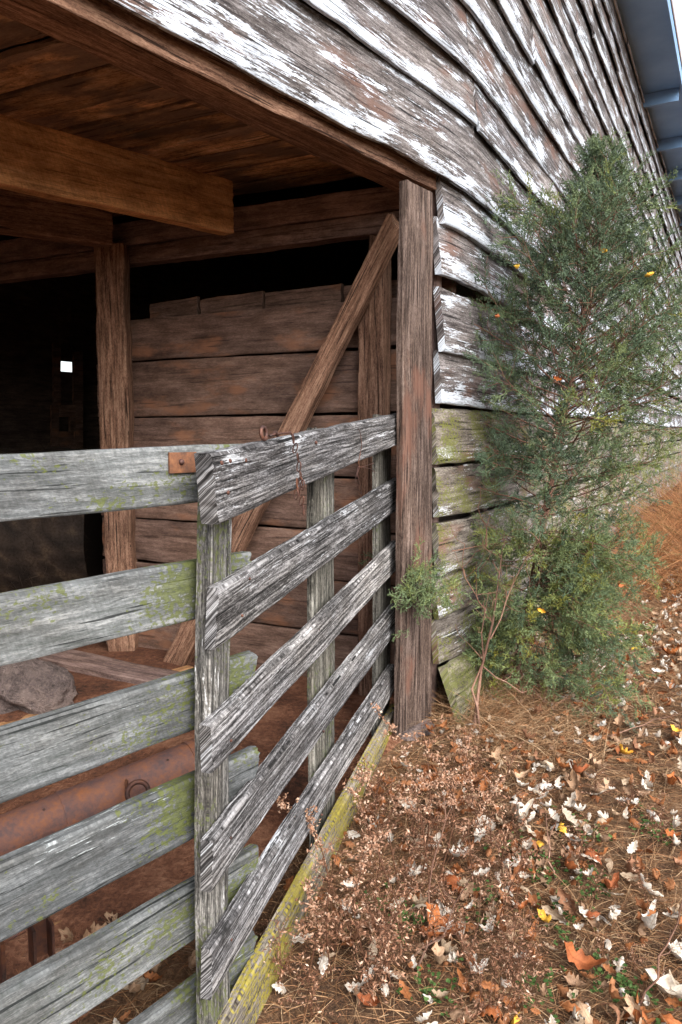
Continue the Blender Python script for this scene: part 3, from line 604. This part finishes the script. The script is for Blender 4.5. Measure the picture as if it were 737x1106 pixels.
# round hay bale
hc = at(48,600,6.4); mb = MB(); th = np.linspace(0,2*PI,60); xs_ = np.linspace(-.6,.6,16)
P = np.array([[ (hc[0]-.15+x*1.0, hc[1]+.35+math.cos(t)*.68*(1+.06*float(vn(x*5,t*3,4))), .72+math.sin(t)*.70*(1+.08*float(vn(x*6,t*4,8)))) for t in th] for x in xs_])
P[:,-1]=P[:,0]; mb.grid(P, np.stack([P[...,0]*0,P[...,0]*0,rng.random(P.shape[:2])],-1)); 
for k_ in (0,-1): V=np.concatenate([P[k_][:-1],P[k_][:-1].mean(0)[None]]); mb.raw(V,[[i,(i+1)%59,59] for i in range(59)],(0,0,.3))
def strips(mb, P0, D, Lg, Wd, bend, tint, seg=3):
    """many thin curved blades at once"""
    n = len(P0); D = D/np.linalg.norm(D,axis=1)[:,None]; side = np.cross(D, rng.normal(size=(n,3))); side /= np.linalg.norm(side,axis=1)[:,None]+1e-9
    V = []
    for i in range(seg+1):
        t = i/seg; c = P0 + D*(Lg*t)[:,None] + bend*(t*t); w = (Wd*(1-.75*t))[:,None]*side
        V += [c-w, c+w]
    V = np.stack(V,1); base = (np.arange(n)*(2*(seg+1)))[:,None]
    F = np.concatenate([base+np.array([[2*i,2*i+1,2*i+3,2*i+2]]) for i in range(seg)])
    A = np.zeros((n,2*(seg+1),3)); A[...,2] = tint[:,None]
    mb.raw(V.reshape(-1,3), F, A.reshape(-1,3))
idx = rng.integers(0,60,3500); jx = rng.integers(0,16,3500); P0 = P[jx,idx]; Dn = rng.normal(size=(3500,3)); strips(mb, P0, Dn, rng.uniform(.05,.16,3500), np.full(3500,.0015), Dn*0, rng.random(3500),2)
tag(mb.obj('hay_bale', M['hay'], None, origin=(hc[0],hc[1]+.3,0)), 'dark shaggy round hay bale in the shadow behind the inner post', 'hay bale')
# ================================================================== CEDAR
def spray_template(seed):
    r = np.random.default_rng(seed); segs = []
    def br(p, d, L, lv):
        n = 5 if lv==0 else 3
        for i in range(n):
            q = p + d*L/n; segs.append((p,q,lv)); 
            if lv < 2:
                for sgn in (-1,1):
                    ax = np.cross(d, r.normal(size=3)); ax /= np.linalg.norm(ax)+1e-9
                    dd = d*.75 + ax*.65; dd /= np.linalg.norm(dd); br(q if i else p+d*L/n*.6, dd, L*(.42 if lv==0 else .36)*(1-.10*i), lv+1)
            p = q; d = d + r.normal(size=3)*.10; d /= np.linalg.norm(d)
    br(np.zeros(3), np.array([0,0,1.]), 1., 0); return np.array([s[0] for s in segs]), np.array([s[1] for s in segs]), np.array([s[2] for s in segs])
TPL = [spray_template(s) for s in range(6)]
def add_sprays(mb, base, dirs, size, tint, width=.0016, keep=1.):
    n = len(base)
    for k_ in range(6):
        sel = np.arange(k_,n,6)
        if len(sel)==0: continue
        a,b,lv = TPL[k_]; m_ = rng.random(len(a)) < keep; a,b,lv = a[m_],b[m_],lv[m_]
        z = dirs[sel]/np.linalg.norm(dirs[sel],axis=1)[:,None]; x = np.cross(z, rng.normal(size=z.shape)); x /= np.linalg.norm(x,axis=1)[:,None]; y = np.cross(z,x)
        R_ = np.stack([x,y,z],-1)*size[sel][:,None,None]
        A_ = np.einsum('nij,sj->nsi',R_,a)+base[sel][:,None]; B_ = np.einsum('nij,sj->nsi',R_,b)+base[sel][:,None]
        d = B_-A_; sd = np.cross(d, rng.normal(size=d.shape)); sd /= np.linalg.norm(sd,axis=-1)[...,None]+1e-9
        w = width*(1+.5*(lv==0))[None,:,None]*sd
        V = np.stack([A_-w,A_+w,B_+w*.7,B_-w*.7],2).reshape(-1,3); F = np.arange(len(V)).reshape(-1,4)
        T_ = np.clip(tint[sel][:,None]+rng.normal(0,.05,(len(sel),len(a))),0,1); At = np.zeros((len(sel),len(a),4,3)); At[...,2] = T_[...,None]
        mb.raw(V,F,At.reshape(-1,3))
tp = np.array([at(553,775,4.45), at(563,700,4.45), at(574,640,4.47), at(588,560,4.5), at(606,470,4.5), at(624,380,4.5), at(640,280,4.5), at(648,210,4.5), at(650,150,4.5)]); tp[0][2] = -.03
cedar = thing('cedar_tree', (tp[0][0],tp[0][1],0), 'young bushy grey green cedar growing against the barn wall', 'tree')
mb = MB(); tube(mb, tp, [.033,.028,.025,.021,.017,.013,.009,.005,.002], 12, .35, 9); mb.obj('trunk', M['bark'], cedar)
rt = np.random.default_rng(42)
def trunk_at(h):
    z = tp[:,2]; return np.array([np.interp(h,z,tp[:,0]), np.interp(h,z,tp[:,1]), h])
mbB, mbC, mbL = MB(), MB(), MB()
bs, ds, sz, ti = [], [], [], []
def limb(p0, d0, L, droop, r0, dens, size, tint, curve=None):
    n = 9; pts = [p0]; d = d0/np.linalg.norm(d0); c = np.array(p0,float)
    for i in range(n):
        d = d + np.array([0,0,droop/n]) + rt.normal(size=3)*.08; d /= np.linalg.norm(d); c = c + d*L/n; pts.append(c.copy())
    pts = np.array(pts); tube(mbB, pts, np.linspace(r0,.0012,len(pts)), 5, cap=False)
    m_ = max(3,int(L*dens))
    for j in range(m_):
        t = .22+.78*(j+rt.random())/m_; i = t*n; i0 = min(n-1,int(i)); p = pts[i0]+(pts[i0+1]-pts[i0])*(i-i0); dd = pts[i0+1]-pts[i0]; dd /= np.linalg.norm(dd)
        ax = np.cross(dd, rt.normal(size=3)); ax /= np.linalg.norm(ax); tw = dd*.7+ax*.75+np.array([0,0,.15]); tw /= np.linalg.norm(tw); Lt = (.16+.12*rt.random())*(1.1-.5*t)*min(1,L*1.6)
        q = p+tw*Lt; tube(mbB, np.array([p,(p+q)/2+rt.normal(size=3)*.008,q]), [.0018,.0014,.001], 4, cap=False)
        tn = np.clip(tint+rt.normal()*.13,0,1)
        for s in range(3):
            f = .3+.7*s/2; b_ = p+(q-p)*f; bs.append(b_); v_ = tw+rt.normal(size=3)*.45+np.array([0,0,.12]); ds.append(v_); sz.append(size*rt.uniform(.7,1.2)); ti.append(tn)
    bs.append(pts[-1]); ds.append(d); sz.append(size*1.2); ti.append(tint)
for i in range(128):
    h = 1.05+2.05*((i+rt.random())/128); prof = np.interp(h,[1.0,1.3,1.7,2.1,2.5,2.8,3.0,3.15],[.40,.62,.86,.84,.44,.22,.12,.05])
    an = i*2.399+rt.normal()*.3; el = np.interp(h,[1,2,3.2],[.15,.45,1.1])
    clump = float(vn(an*1.2, h*3.5, 5)); L = prof*(1.0+.9*clump)*rt.uniform(.75,1.12)
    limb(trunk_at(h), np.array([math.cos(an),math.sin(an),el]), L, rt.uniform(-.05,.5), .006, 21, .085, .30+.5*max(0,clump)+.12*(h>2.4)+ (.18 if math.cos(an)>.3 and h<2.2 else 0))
# low skirt on the near and right side
for i in range(100):
    h = .12+.85*rt.random(); an = rt.uniform(-3.0,.9); L = rt.uniform(.25,.52)*(1.25 if abs(an+.4)<.8 else .8)
    limb(trunk_at(h), np.array([math.cos(an),math.sin(an),rt.uniform(-.35,.3)]), L, -.1, .005, 20, .085, .50+.2*rt.random())
# long low branch reaching left in front of the post
p = trunk_at(.95); q = at(452,640,3.75)
for k_ in range(5): limb(p, (q-p)+rt.normal(size=3)*.05, np.linalg.norm(q-p)*(.97 if k_<2 else .6), .0 , .006, 3, .07, .5) if k_<1 else None
for k_ in range(16):
    b_ = q+np.array([rt.normal()*.06, rt.normal()*.05, rt.normal()*.05+.04]); 
    for j in range(6): bs.append(b_+rt.normal(size=3)*.03); ds.append(np.array([rt.normal()*.5,rt.normal()*.4,-.4+rt.normal()*.7])); sz.append(.09); ti.append(.45+.3*rt.random())
add_sprays(mbC, np.array(bs), np.array(ds), np.array(sz), np.array(ti), .0016)
print('SPR', len(bs), 'cedar faces', sum(len(f) for f in mbC.f))
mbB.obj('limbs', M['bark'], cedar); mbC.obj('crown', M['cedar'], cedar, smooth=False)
# bare twiggy shrub left of the cedar trunk
b0 = ground(512,800); sh = thing('bare_shrub', (b0[0],b0[1],0), 'thin leafless reddish brown shrub leaning beside the cedar trunk', 'shrub')
def dzz(p0,p1,n=7,j=.02):
    p0=np.array(p0,float);p1=np.array(p1,float); t=np.linspace(0,1,n)[:,None]; P=p0*(1-t)+p1*t; P[1:-1]+=rt.normal(size=(n-2,3))*j; return P
for (x0,y0,x1,y1,Ya,Yb,r) in ((512,805,545,575,3.9,4.2,.011),(518,800,528,640,3.9,4.0,.008),(530,690,585,560,4.0,4.1,.004),(522,720,600,760,3.95,4.0,.004),(525,660,500,600,4.0,4.0,.0035),(540,620,520,560,4.1,4.1,.003)):
    p0=at(x0,y0,Ya); 
    if y0>790: p0[2]=-.02
    mb=MB(); P_=dzz(p0,at(x1,y1,Yb)); tube(mb,P_,np.linspace(r,.0015,len(P_)),8,.2,3)
    for k_ in range(7):
        i=rt.integers(2,len(P_)); d=rt.normal(size=3)*[.6,.4,.8]+[0,0,.3]; tube(mb,dzz(P_[i],P_[i]+d/np.linalg.norm(d)*rt.uniform(.08,.25),5,.01),np.linspace(.0022,.0008,5),4,cap=False)
    mb.obj('stem', M['bark'], sh)
# ================================================================== GROUND COVER
def scatter(n, xr, yr, dmin=.06, power=1.):
    P = np.empty((0,2))
    while len(P) < n:
        y = yr[0]+(yr[1]-yr[0])*rng.random(n*2)**power; x = rng.uniform(*xr,n*2)*1.
        ok = (wall_off(x,y)>dmin) & (x < .75*y+.4) & (x > -.55*y-.2); P = np.concatenate([P, np.stack([x,y],1)[ok]])
    return P[:n]
def turf(mb, P, hmin, hmax, wd, lean, tintf):
    n=len(P); P0=np.stack([P[:,0],P[:,1],gh(P[:,0],P[:,1])-.01],1); a=rng.uniform(0,2*PI,n); D=np.stack([np.cos(a)*lean,np.sin(a)*lean,rng.uniform(.15,1,n)],1); L=rng.uniform(hmin,hmax,n)
    bend=np.stack([np.cos(a)*L*.3,np.sin(a)*L*.3,-L*rng.uniform(.1,.55,n)],1); strips(mb,P0,D,L,np.full(n,wd)*rng.uniform(.5,1.3,n),bend,tintf(n))
mb = MB(); turf(mb, scatter(60000,(-1.4,4.5),(1.25,7.5),.04,1.25), .04,.15,.0019,1.1, lambda n: rng.random(n)**1.2)
cl = scatter(260,(-.2,4.5),(1.5,7),.1,1.)
for c in cl: turf(mb, c+rng.normal(0,.05,(45,2)), .08,.20,.0013,.7, lambda n: .3+.5*rng.random(n))
# thick thatch at the foot of the wall and round the cedar
for c in np.concatenate([wall(np.linspace(.2,8,60),0,.22)[:,:2], np.array([[tp[0][0]-.1,tp[0][1]-.3]])+rng.normal(0,.22,(40,2))]): turf(mb, c+rng.normal(0,.08,(90,2)), .12,.34,.0013,.6, lambda n: .25+.7*rng.random(n))
tag(mb.obj('dry_grass', M['grass'], smooth=False), 'matted dead brown grass and straw covering the ground outside the barn', 'grass', kind='stuff')
mb = MB(); Pi = []
while len(Pi) < 3000:
    x=rng.uniform(-2,.3); y=rng.uniform(1.3,4.8)
    if wall_off(x,y)<.25 and vn(x*2,y*2,3)>-.15+.1*y-.25: Pi.append((x,y))
turf(mb,np.array(Pi),.03,.12,.0013,1.6,lambda n:.2+.6*rng.random(n)); o=mb.obj('straw', M['brush'], smooth=False); o.location.z=.02; tag(o,'reddish loose straw strewn on the dirt floor of the stall','straw',kind='stuff')
# tall orange brush beyond
mb = MB(); n=36000; y=rng.uniform(6.8,17,n); x=rng.uniform(2.0,11,n); ok=(wall_off(x,y)>.35)&(fb(x*.8,y*.8,9,3)>-.28-.04*(y-8)); P=np.stack([x,y],1)[ok]
turf(mb,P,.5,1.8,.0028,.5,lambda n: np.clip(rng.normal(.5,.25,n),0,1)); tag(mb.obj('dry_brush', M['brush'], smooth=False),'tall orange brown dry brush growing along the far end of the wall','brush',kind='stuff')
# clover patches
mb = MB(); V=[];F=[];A_=[]
pc = [ground(x,y)[:2] for x,y in ((590,950),(640,965),(610,1000),(560,930),(650,1060),(590,1085),(450,1010),(520,990),(690,1085),(700,900),(630,905),(470,1085),(420,985))]
Q=[]
for c in pc: Q.append(np.asarray(c)+rng.normal(0,.05,(26,2)))
Q=np.concatenate(Q); 
for c in range(3):
    a=rng.uniform(0,2*PI,len(Q)); z=gh(Q[:,0],Q[:,1])+rng.uniform(.015,.05,len(Q)); r_=rng.uniform(.005,.010,len(Q)); c0=np.stack([Q[:,0]+np.cos(a)*r_,Q[:,1]+np.sin(a)*r_,z],1)
    ph=np.linspace(0,2*PI,7)[:-1]; V_=c0[:,None]+np.stack([np.cos(ph)[None]*r_[:,None],np.sin(ph)[None]*r_[:,None],rng.normal(0,.0025,(len(Q),6))],-1); At=np.zeros((len(Q),6,3)); At[...,2]=rng.random(len(Q))[:,None]
    mb.raw(V_.reshape(-1,3), np.arange(len(Q)*6).reshape(-1,6), At.reshape(-1,3))
tag(mb.obj('clover', M['clover'], smooth=False),'small bright green weeds sprouting through the dead grass','ground cover',kind='stuff')
# ---------------- leaves
def leaf_mesh(seed, L=.085, lob=4, curl=.4, arr=False):
    r=np.random.default_rng(seed); n=19; t=np.linspace(0,1,n); w=L*.20*np.sin(PI*np.clip(t*1.02,0,1))**.7*(1+.30*np.sin(2*PI*lob*t+r.uniform(0,6))) ; w[0]=.001; w[-1]=.001; w=np.abs(w)+.0008
    rows=[]; cx=r.uniform(.3,1)*curl; cy=r.uniform(.4,1.4)*curl; tw=r.normal()*.9
    for j in (-1,-.5,0,.5,1):
        lat=w*j*(1+.15*r.normal()); x=t*L-L/2; z=L*cx*(2*t-1)**2*.6 + np.abs(j)**1.5*w*cy + .004*np.sin(t*17+j*5)*curl
        a=tw*(t-.5); y=lat*np.cos(a)-0*z; z=z+lat*np.sin(a)
        rows.append(np.stack([x,y,z],1))
    P=np.stack(rows,1); return P
LV=[leaf_mesh(i, curl=[.5,.8,1.1,1.5,.7,1.2][i%6], lob=[3,4,5,3][i%4]) for i in range(12)]
def rotm(a,b,c):
    ca,sa,cb,sb,cc,sc=math.cos(a),math.sin(a),math.cos(b),math.sin(b),math.cos(c),math.sin(c)
    return np.array([[cc,-sc,0],[sc,cc,0],[0,0,1]])@np.array([[1,0,0],[0,ca,-sa],[0,sa,ca]])@np.array([[cb,0,sb],[0,1,0],[-sb,0,cb]])
# the mass of leaves
mb = MB(); pts = np.concatenate([scatter(5200,(.0,6.5),(1.6,11),.12,1.0), scatter(500,(-1.2,1.0),(1.3,4.5),.1,1.)])
dens = fb(pts[:,0]*1.1,pts[:,1]*1.1,55,3)
for (x,y),dv in zip(pts,dens):
    if x < .2+.02*y and rng.random()<.5: continue
    if dv < -.25: continue
    P=LV[rng.integers(12)]@rotm(rng.normal()*.5,rng.normal()*.45,rng.uniform(0,2*PI)).T*rng.uniform(.45,1.0)
    if rng.random()<.4: P=P*[1,1,-1]
    tint=rng.choice([.05,.2,.3,.45,.6,.85,.95],p=[.14,.2,.14,.14,.10,.13,.15]); P=P+[x,y,float(gh(x,y))+rng.uniform(.015,.05)]; A=np.zeros(P.shape); A[...,2]=tint; A[...,1]=np.linspace(-1,1,5)[None]; A[...,0]=np.linspace(0,1,19)[:,None]; mb.grid(P,A)
tag(mb.obj('leaf_litter', M['litter']),'carpet of small mixed fallen leaves over the ground','leaves',kind='stuff')
# single leaves
KIND={'pale':('bleached white curled dead leaf lying on the brown ground','pale fallen leaves'),'tan':('dull tan dead leaf lying on the brown ground','tan fallen leaves'),'rusty':('rusty orange dead leaf lying on the brown ground','rusty orange fallen leaves'),'amber':('yellow dead leaf lying on the brown ground','yellow fallen leaves'),'brown':('dark brown curled dead leaf lying on the brown ground','brown fallen leaves')}
protos={}
def leafobj(kind, loc, sc, rot, label=None, group=True, name='fallen_leaf'):
    key=(kind,rng.integers(5))
    if key not in protos:
        m_=MB(); P=LV[(key[1]*2+len(kind))%12]; A=np.zeros(P.shape); A[...,2]=.5; A[...,1]=np.linspace(-1,1,5)[None]; A[...,0]=np.linspace(0,1,19)[:,None]; m_.grid(P,A); protos[key]=m_.mesh('fallen_leaf', M['leaf_'+kind])
    o=bpy.data.objects.new(name, protos[key]); COL.objects.link(o); o.location=tuple(loc); o.scale=(sc,sc,sc); o.rotation_euler=rot
    tag(o, label or KIND[kind][0], 'leaf', KIND[kind][1] if group else None); return o
cnt=0
cand=[]
while cnt < 285:
    # world-uniform near band, most where the photo has them: right of the weeds
    y=rng.uniform(1.75,6.2)**1.; x=rng.uniform(-.2,.62*y+.2)
    if wall_off(x,y)<.35 or (x<.28*y-.15 and rng.random()<.75): continue
    kind=rng.choice(['pale','tan','rusty','amber','brown'],p=[.34,.22,.22,.05,.17])
    leafobj(kind,(x,y,float(gh(x,y))+rng.uniform(.03,.065)), rng.uniform(.75,1.35), (rng.normal()*.45+ (PI if rng.random()<.3 else 0),rng.normal()*.4,rng.uniform(0,6.28))); cnt+=1
for (x,y,kind,sc,lab) in ((480,1003,'rusty',1.9,'large orange curled leaf on the dead weeds in front of the gate'),(628,1040,'rusty',1.7,'large rust orange leaf in the lower right foreground'),
     (377,958,'pale',1.0,'small white leaf standing upright beside the open gate'),(720,1070,'pale',1.9,'long white curled leaf in the bottom right corner'),
     (700,1002,'pale',1.5,'jagged white leaf near the right edge of the foreground'),(560,885,'pale',1.6,'spread white leaf below the cedar')):
    p=ground(x,y,.06); leafobj(kind,p,sc,(.3,.2,rng.uniform(0,6.28)),lab,False)
for (x,y) in ((100,1010),(113,1018),(125,1000),(95,1030),(150,1062),(165,1050),(140,1070),(205,1040),(78,1015)):
    p=ground(x,y,.05); leafobj('tan' if x!=150 else 'pale',p,1.1,(rng.normal()*.6,.2,rng.uniform(0,6)),'tan curled leaf on the dirt floor behind the left gate',False)['group']='leaves inside the stall'
for (x,y,Y,kind,lab) in ((561,288,4.0,'amber','yellow leaf caught high in the left side of the cedar'),(540,342,3.95,'rusty','orange leaf caught on the left edge of the cedar above the siding boards'),(701,297,4.1,'amber','yellow leaf caught at the upper right of the cedar'),(655,272,4.0,'amber','small yellow leaf near the cedar top'),(600,410,3.95,'rusty','orange leaf caught in the middle of the cedar'),(586,660,4.0,'amber','yellow leaf low in the cedar beside the trunk'),(668,632,4.0,'rusty','orange leaf in the low right branches of the cedar')):
    leafobj(kind,at(x,y,Y),.6,(1.2,.3,rng.uniform(0,6)),lab,False)
# ---------------- dried weeds with seed pods
def weed_parts(seed,H=.5):
    r=np.random.default_rng(seed); ms,mp=MB(),MB(); c=[]
    n=10; P=[np.zeros(3)]; d=np.array([r.normal()*.2,r.normal()*.2,1.])
    for i in range(n): d=d+np.array([.05,.0,-.055])*1.; d/=np.linalg.norm(d); P.append(P[-1]+d*H/n)
    P=np.array(P); tube(ms,P,np.linspace(.003,.001,n+1),5,cap=False)
    for k_ in range(16):
        i=r.integers(2,n+1); dd=np.array([r.normal(),r.normal(),r.uniform(.0,.9)]); dd/=np.linalg.norm(dd); L=r.uniform(.06,.2)*(1.2-i/n*.7); Q=[P[i]+dd*L*t+np.array([0,0,-.04*L*10*t*t*.3]) for t in np.linspace(0,1,5)]
        tube(ms,Q,np.linspace(.0014,.0006,5),4,cap=False)
        for t in np.linspace(.15,1,int(L*90)): c.append(P[i]+dd*L*t+r.normal(size=3)*.006+np.array([0,0,-.12*L*t*t]))
    c=np.array(c); m_=len(c); ax=r.normal(size=(m_,3)); ax/=np.linalg.norm(ax,axis=1)[:,None]; bx=np.cross(ax,r.normal(size=(m_,3))); bx/=np.linalg.norm(bx,axis=1)[:,None]; cx=np.cross(ax,bx); s=r.uniform(.003,.006,m_)[:,None]
    s=s*.9; V=np.stack([c+ax*s*2.2,c+bx*s*.8,c+cx*s*.35,c-bx*s*.8,c-cx*s*.35,c-ax*s*2.2],1); base=(np.arange(m_)*6)[:,None]
    F=np.concatenate([base+np.array([[0,a,b]]) for a,b in ((1,2),(2,3),(3,4),(4,1))]+[base+np.array([[5,b,a]]) for a,b in ((1,2),(2,3),(3,4),(4,1))]); A=np.zeros((m_,6,3)); A[...,2]=r.random(m_)[:,None]; mp.raw(V.reshape(-1,3),F,A.reshape(-1,3)); return ms,mp
WT=[]
for i in range(5):
    ms,mp=weed_parts(60+i,[.5,.38,.30,.26,.34][i]); WT.append((ms.mesh('stem',M['weed']),mp.mesh('seed_head',M['weed'],False)))
def weed(loc,sc,rz,k_,lab,grp='dried seed weeds by the gate'):
    r_=thing('dried_weed',loc,lab,'weed',grp); r_.rotation_euler=(0,0,rz); r_.scale=(sc,sc,sc)
    for nm,me in zip(('stem','seed_head'),WT[k_]): c=bpy.data.objects.new(nm,me); COL.objects.link(c); c.parent=r_; tag(c,kind='stuff' if nm=='seed_head' else None)
weed(ground(455,950),1.25,2.6,0,'tallest dried weed, its seed head arching toward the door post')
def arch_weed(px, lab, dens=1., seed=0):
    r=np.random.default_rng(900+seed); b=ground(*px[0]); Y0=b[1]; K=np.array([b]+[at(x,y,Y0+.03*i) for i,(x,y) in enumerate(px[1:],1)])
    t=np.linspace(0,len(K)-1,26); P=np.stack([np.interp(t,np.arange(len(K)),K[:,a]) for a in range(3)],1)
    for _ in range(3): P[1:-1]=(P[:-2]+2*P[1:-1]+P[2:])/4
    th_=thing('dried_weed',b,lab,'weed','tall seed weeds beside the gate'); ms,mp=MB(),MB(); tube(ms,P,np.linspace(.0032,.001,26),6,cap=False); c=[]
    for k_ in range(26):
        i=r.integers(8,26); d=r.normal(size=3)*[1,.8,.5]+[0,0,-.1]; d/=np.linalg.norm(d); L=r.uniform(.03,.10)*(1.3-i/26*.7); Q=np.array([P[i]+d*L*q_+np.array([0,0,.25*L*q_*q_]) for q_ in np.linspace(0,1,5)]); tube(ms,Q,[.0012,.001,.0009,.0008,.0006],4,cap=False)
        for q_ in np.linspace(.1,1,max(3,int(L*170*dens))): c.append(P[i]+d*L*q_+np.array([0,0,.25*L*q_*q_])+r.normal(size=3)*.004)
    for q_ in np.linspace(12,25,40): c.append(P[int(q_)]+r.normal(size=3)*.006)
    c=np.array(c); m_=len(c); ax=r.normal(size=(m_,3)); ax/=np.linalg.norm(ax,axis=1)[:,None]; bx=np.cross(ax,r.normal(size=(m_,3))); bx/=np.linalg.norm(bx,axis=1)[:,None]; cx=np.cross(ax,bx); s_=r.uniform(.003,.0055,m_)[:,None]
    V=np.stack([c+ax*s_*1.7,c+bx*s_,c+cx*s_*.6,c-bx*s_,c-cx*s_*.6,c-ax*s_*1.7],1); base=(np.arange(m_)*6)[:,None]
    F=np.concatenate([base+np.array([[0,a,q]]) for a,q in ((1,2),(2,3),(3,4),(4,1))]+[base+np.array([[5,q,a]]) for a,q in ((1,2),(2,3),(3,4),(4,1))]); A=np.zeros((m_,6,3)); A[...,2]=(.55+.45*r.random(m_))[:,None]; mp.raw(V.reshape(-1,3),F,A.reshape(-1,3))
    ms.obj('stem',M['weed'],th_); tag(mp.obj('seed_head',M['weed'],th_,smooth=False),kind='stuff')
for k_,(px_,lab_) in enumerate(((((466,975),(458,900),(446,840),(430,795),(408,768)),'tan seed weed arching up to the foot of the door post'),(((472,960),(492,885),(484,835),(458,803)),'tan seed weed curving left between the door post and the cedar'),
  (((440,1005),(402,905),(384,858),(402,832)),'seed weed leaning over the yellow bottom gate rail'),(((520,905),(508,850),(502,795)),'upright seed weed against the mossy lower boards'),
  (((432,965),(417,885),(440,852),(472,846)),'seed weed bending right just below the door post'),(((362,1010),(352,930),(335,885),(302,868)),'seed weed bending left through the lower gate rails'),
  (((484,935),(522,868),(545,838)),'seed weed bending right toward the cedar foot'),(((400,1060),(380,980),(395,920),(425,895)),'seed weed rising from the middle of the brown weeds'),(((330,1070),(345,1000),(330,950)),'short seed weed beside the lowest part of the open gate'))): arch_weed(px_,lab_,1.,k_)
for i in range(85):
    px=random.uniform(285,555); py=random.uniform(815,1120)
    if px < 430-(py-800)*.62+25: continue
    p=ground(px,py); weed((p[0],p[1],float(gh(p[0],p[1]))),random.uniform(.5,1.05),random.uniform(0,6.28),random.randrange(5),'reddish brown dried weed with tiny seed pods in front of the gate')
for i in range(12):
    px=random.uniform(560,730); py=random.uniform(870,1090); p=ground(px,py); weed((p[0],p[1],float(gh(p[0],p[1]))),random.uniform(.4,.7),random.uniform(0,6.28),random.randrange(5),'thin dried weed standing among the fallen leaves','dried weeds among the leaves')
# twigs
for i,(x0,y0,x1,y1,lab) in enumerate(((455,1000,480,860,'dark upright twig in the weeds before the gate'),(600,950,590,890,'short bare twig standing below the cedar'),(450,1060,510,1010,'dark fallen twig in the weeds at the bottom'),(690,1090,737,1010,'bent twig near the bottom right corner'),(640,800,735,770,'thin pale stick lying among the leaves right of the cedar'))):
    p=ground(x0,y0,.0); q=at(x1,y1,p[1]+.05); q[2]=max(q[2],.02); mb=MB(); P_=dzz(p,q,8,.008); tube(mb,P_,np.linspace(.0045,.0015,8),6,.2,i)
    for k_ in range(4): j=rt.integers(2,7); d=rt.normal(size=3); d[2]=abs(d[2])*.6; tube(mb,dzz(P_[j],P_[j]+d*.05,4,.004),np.linspace(.002,.0008,4),4,cap=False)
    tag(mb.obj('twig',M['bark'],None,origin=p),lab,'twig')
# ================================================================== LIGHT
SUN_EL=math.radians(42); SUN_AZ=math.radians(150)       # azimuth from +Y clockwise: behind the camera, to the right
wd=bpy.data.worlds.new('World'); SC.world=wd; wd.use_nodes=True; nt=wd.node_tree; bg=nt.nodes['Background']
sky=nt.nodes.new('ShaderNodeTexSky'); sky.sky_type='NISHITA'; sky.sun_disc=False; sky.sun_elevation=SUN_EL; sky.sun_rotation=SUN_AZ; sky.dust_density=4.; sky.air_density=1.
hs_=nt.nodes.new('ShaderNodeHueSaturation'); hs_.inputs['Saturation'].default_value=.40; nt.links.new(sky.outputs[0],hs_.inputs['Color']); nt.links.new(hs_.outputs[0],bg.inputs[0]); bg.inputs[1].default_value=.15
sl=bpy.data.lights.new('sun','SUN'); sl.energy=.62; sl.angle=math.radians(45); sl.color=(1,.95,.88); so=bpy.data.objects.new('sun',sl); COL.objects.link(so)
so.rotation_euler=Vector((math.sin(SUN_AZ)*math.cos(SUN_EL),math.cos(SUN_AZ)*math.cos(SUN_EL),math.sin(SUN_EL))).to_track_quat('Z','Y').to_euler()
cy=SC.cycles; cy.max_bounces=8; cy.diffuse_bounces=7; cy.glossy_bounces=2; cy.transmission_bounces=2; cy.caustics_reflective=False; cy.caustics_refractive=False
vs=SC.view_settings; vs.view_transform='Standard'; vs.look='None'; vs.exposure=1.7; vs.gamma=1
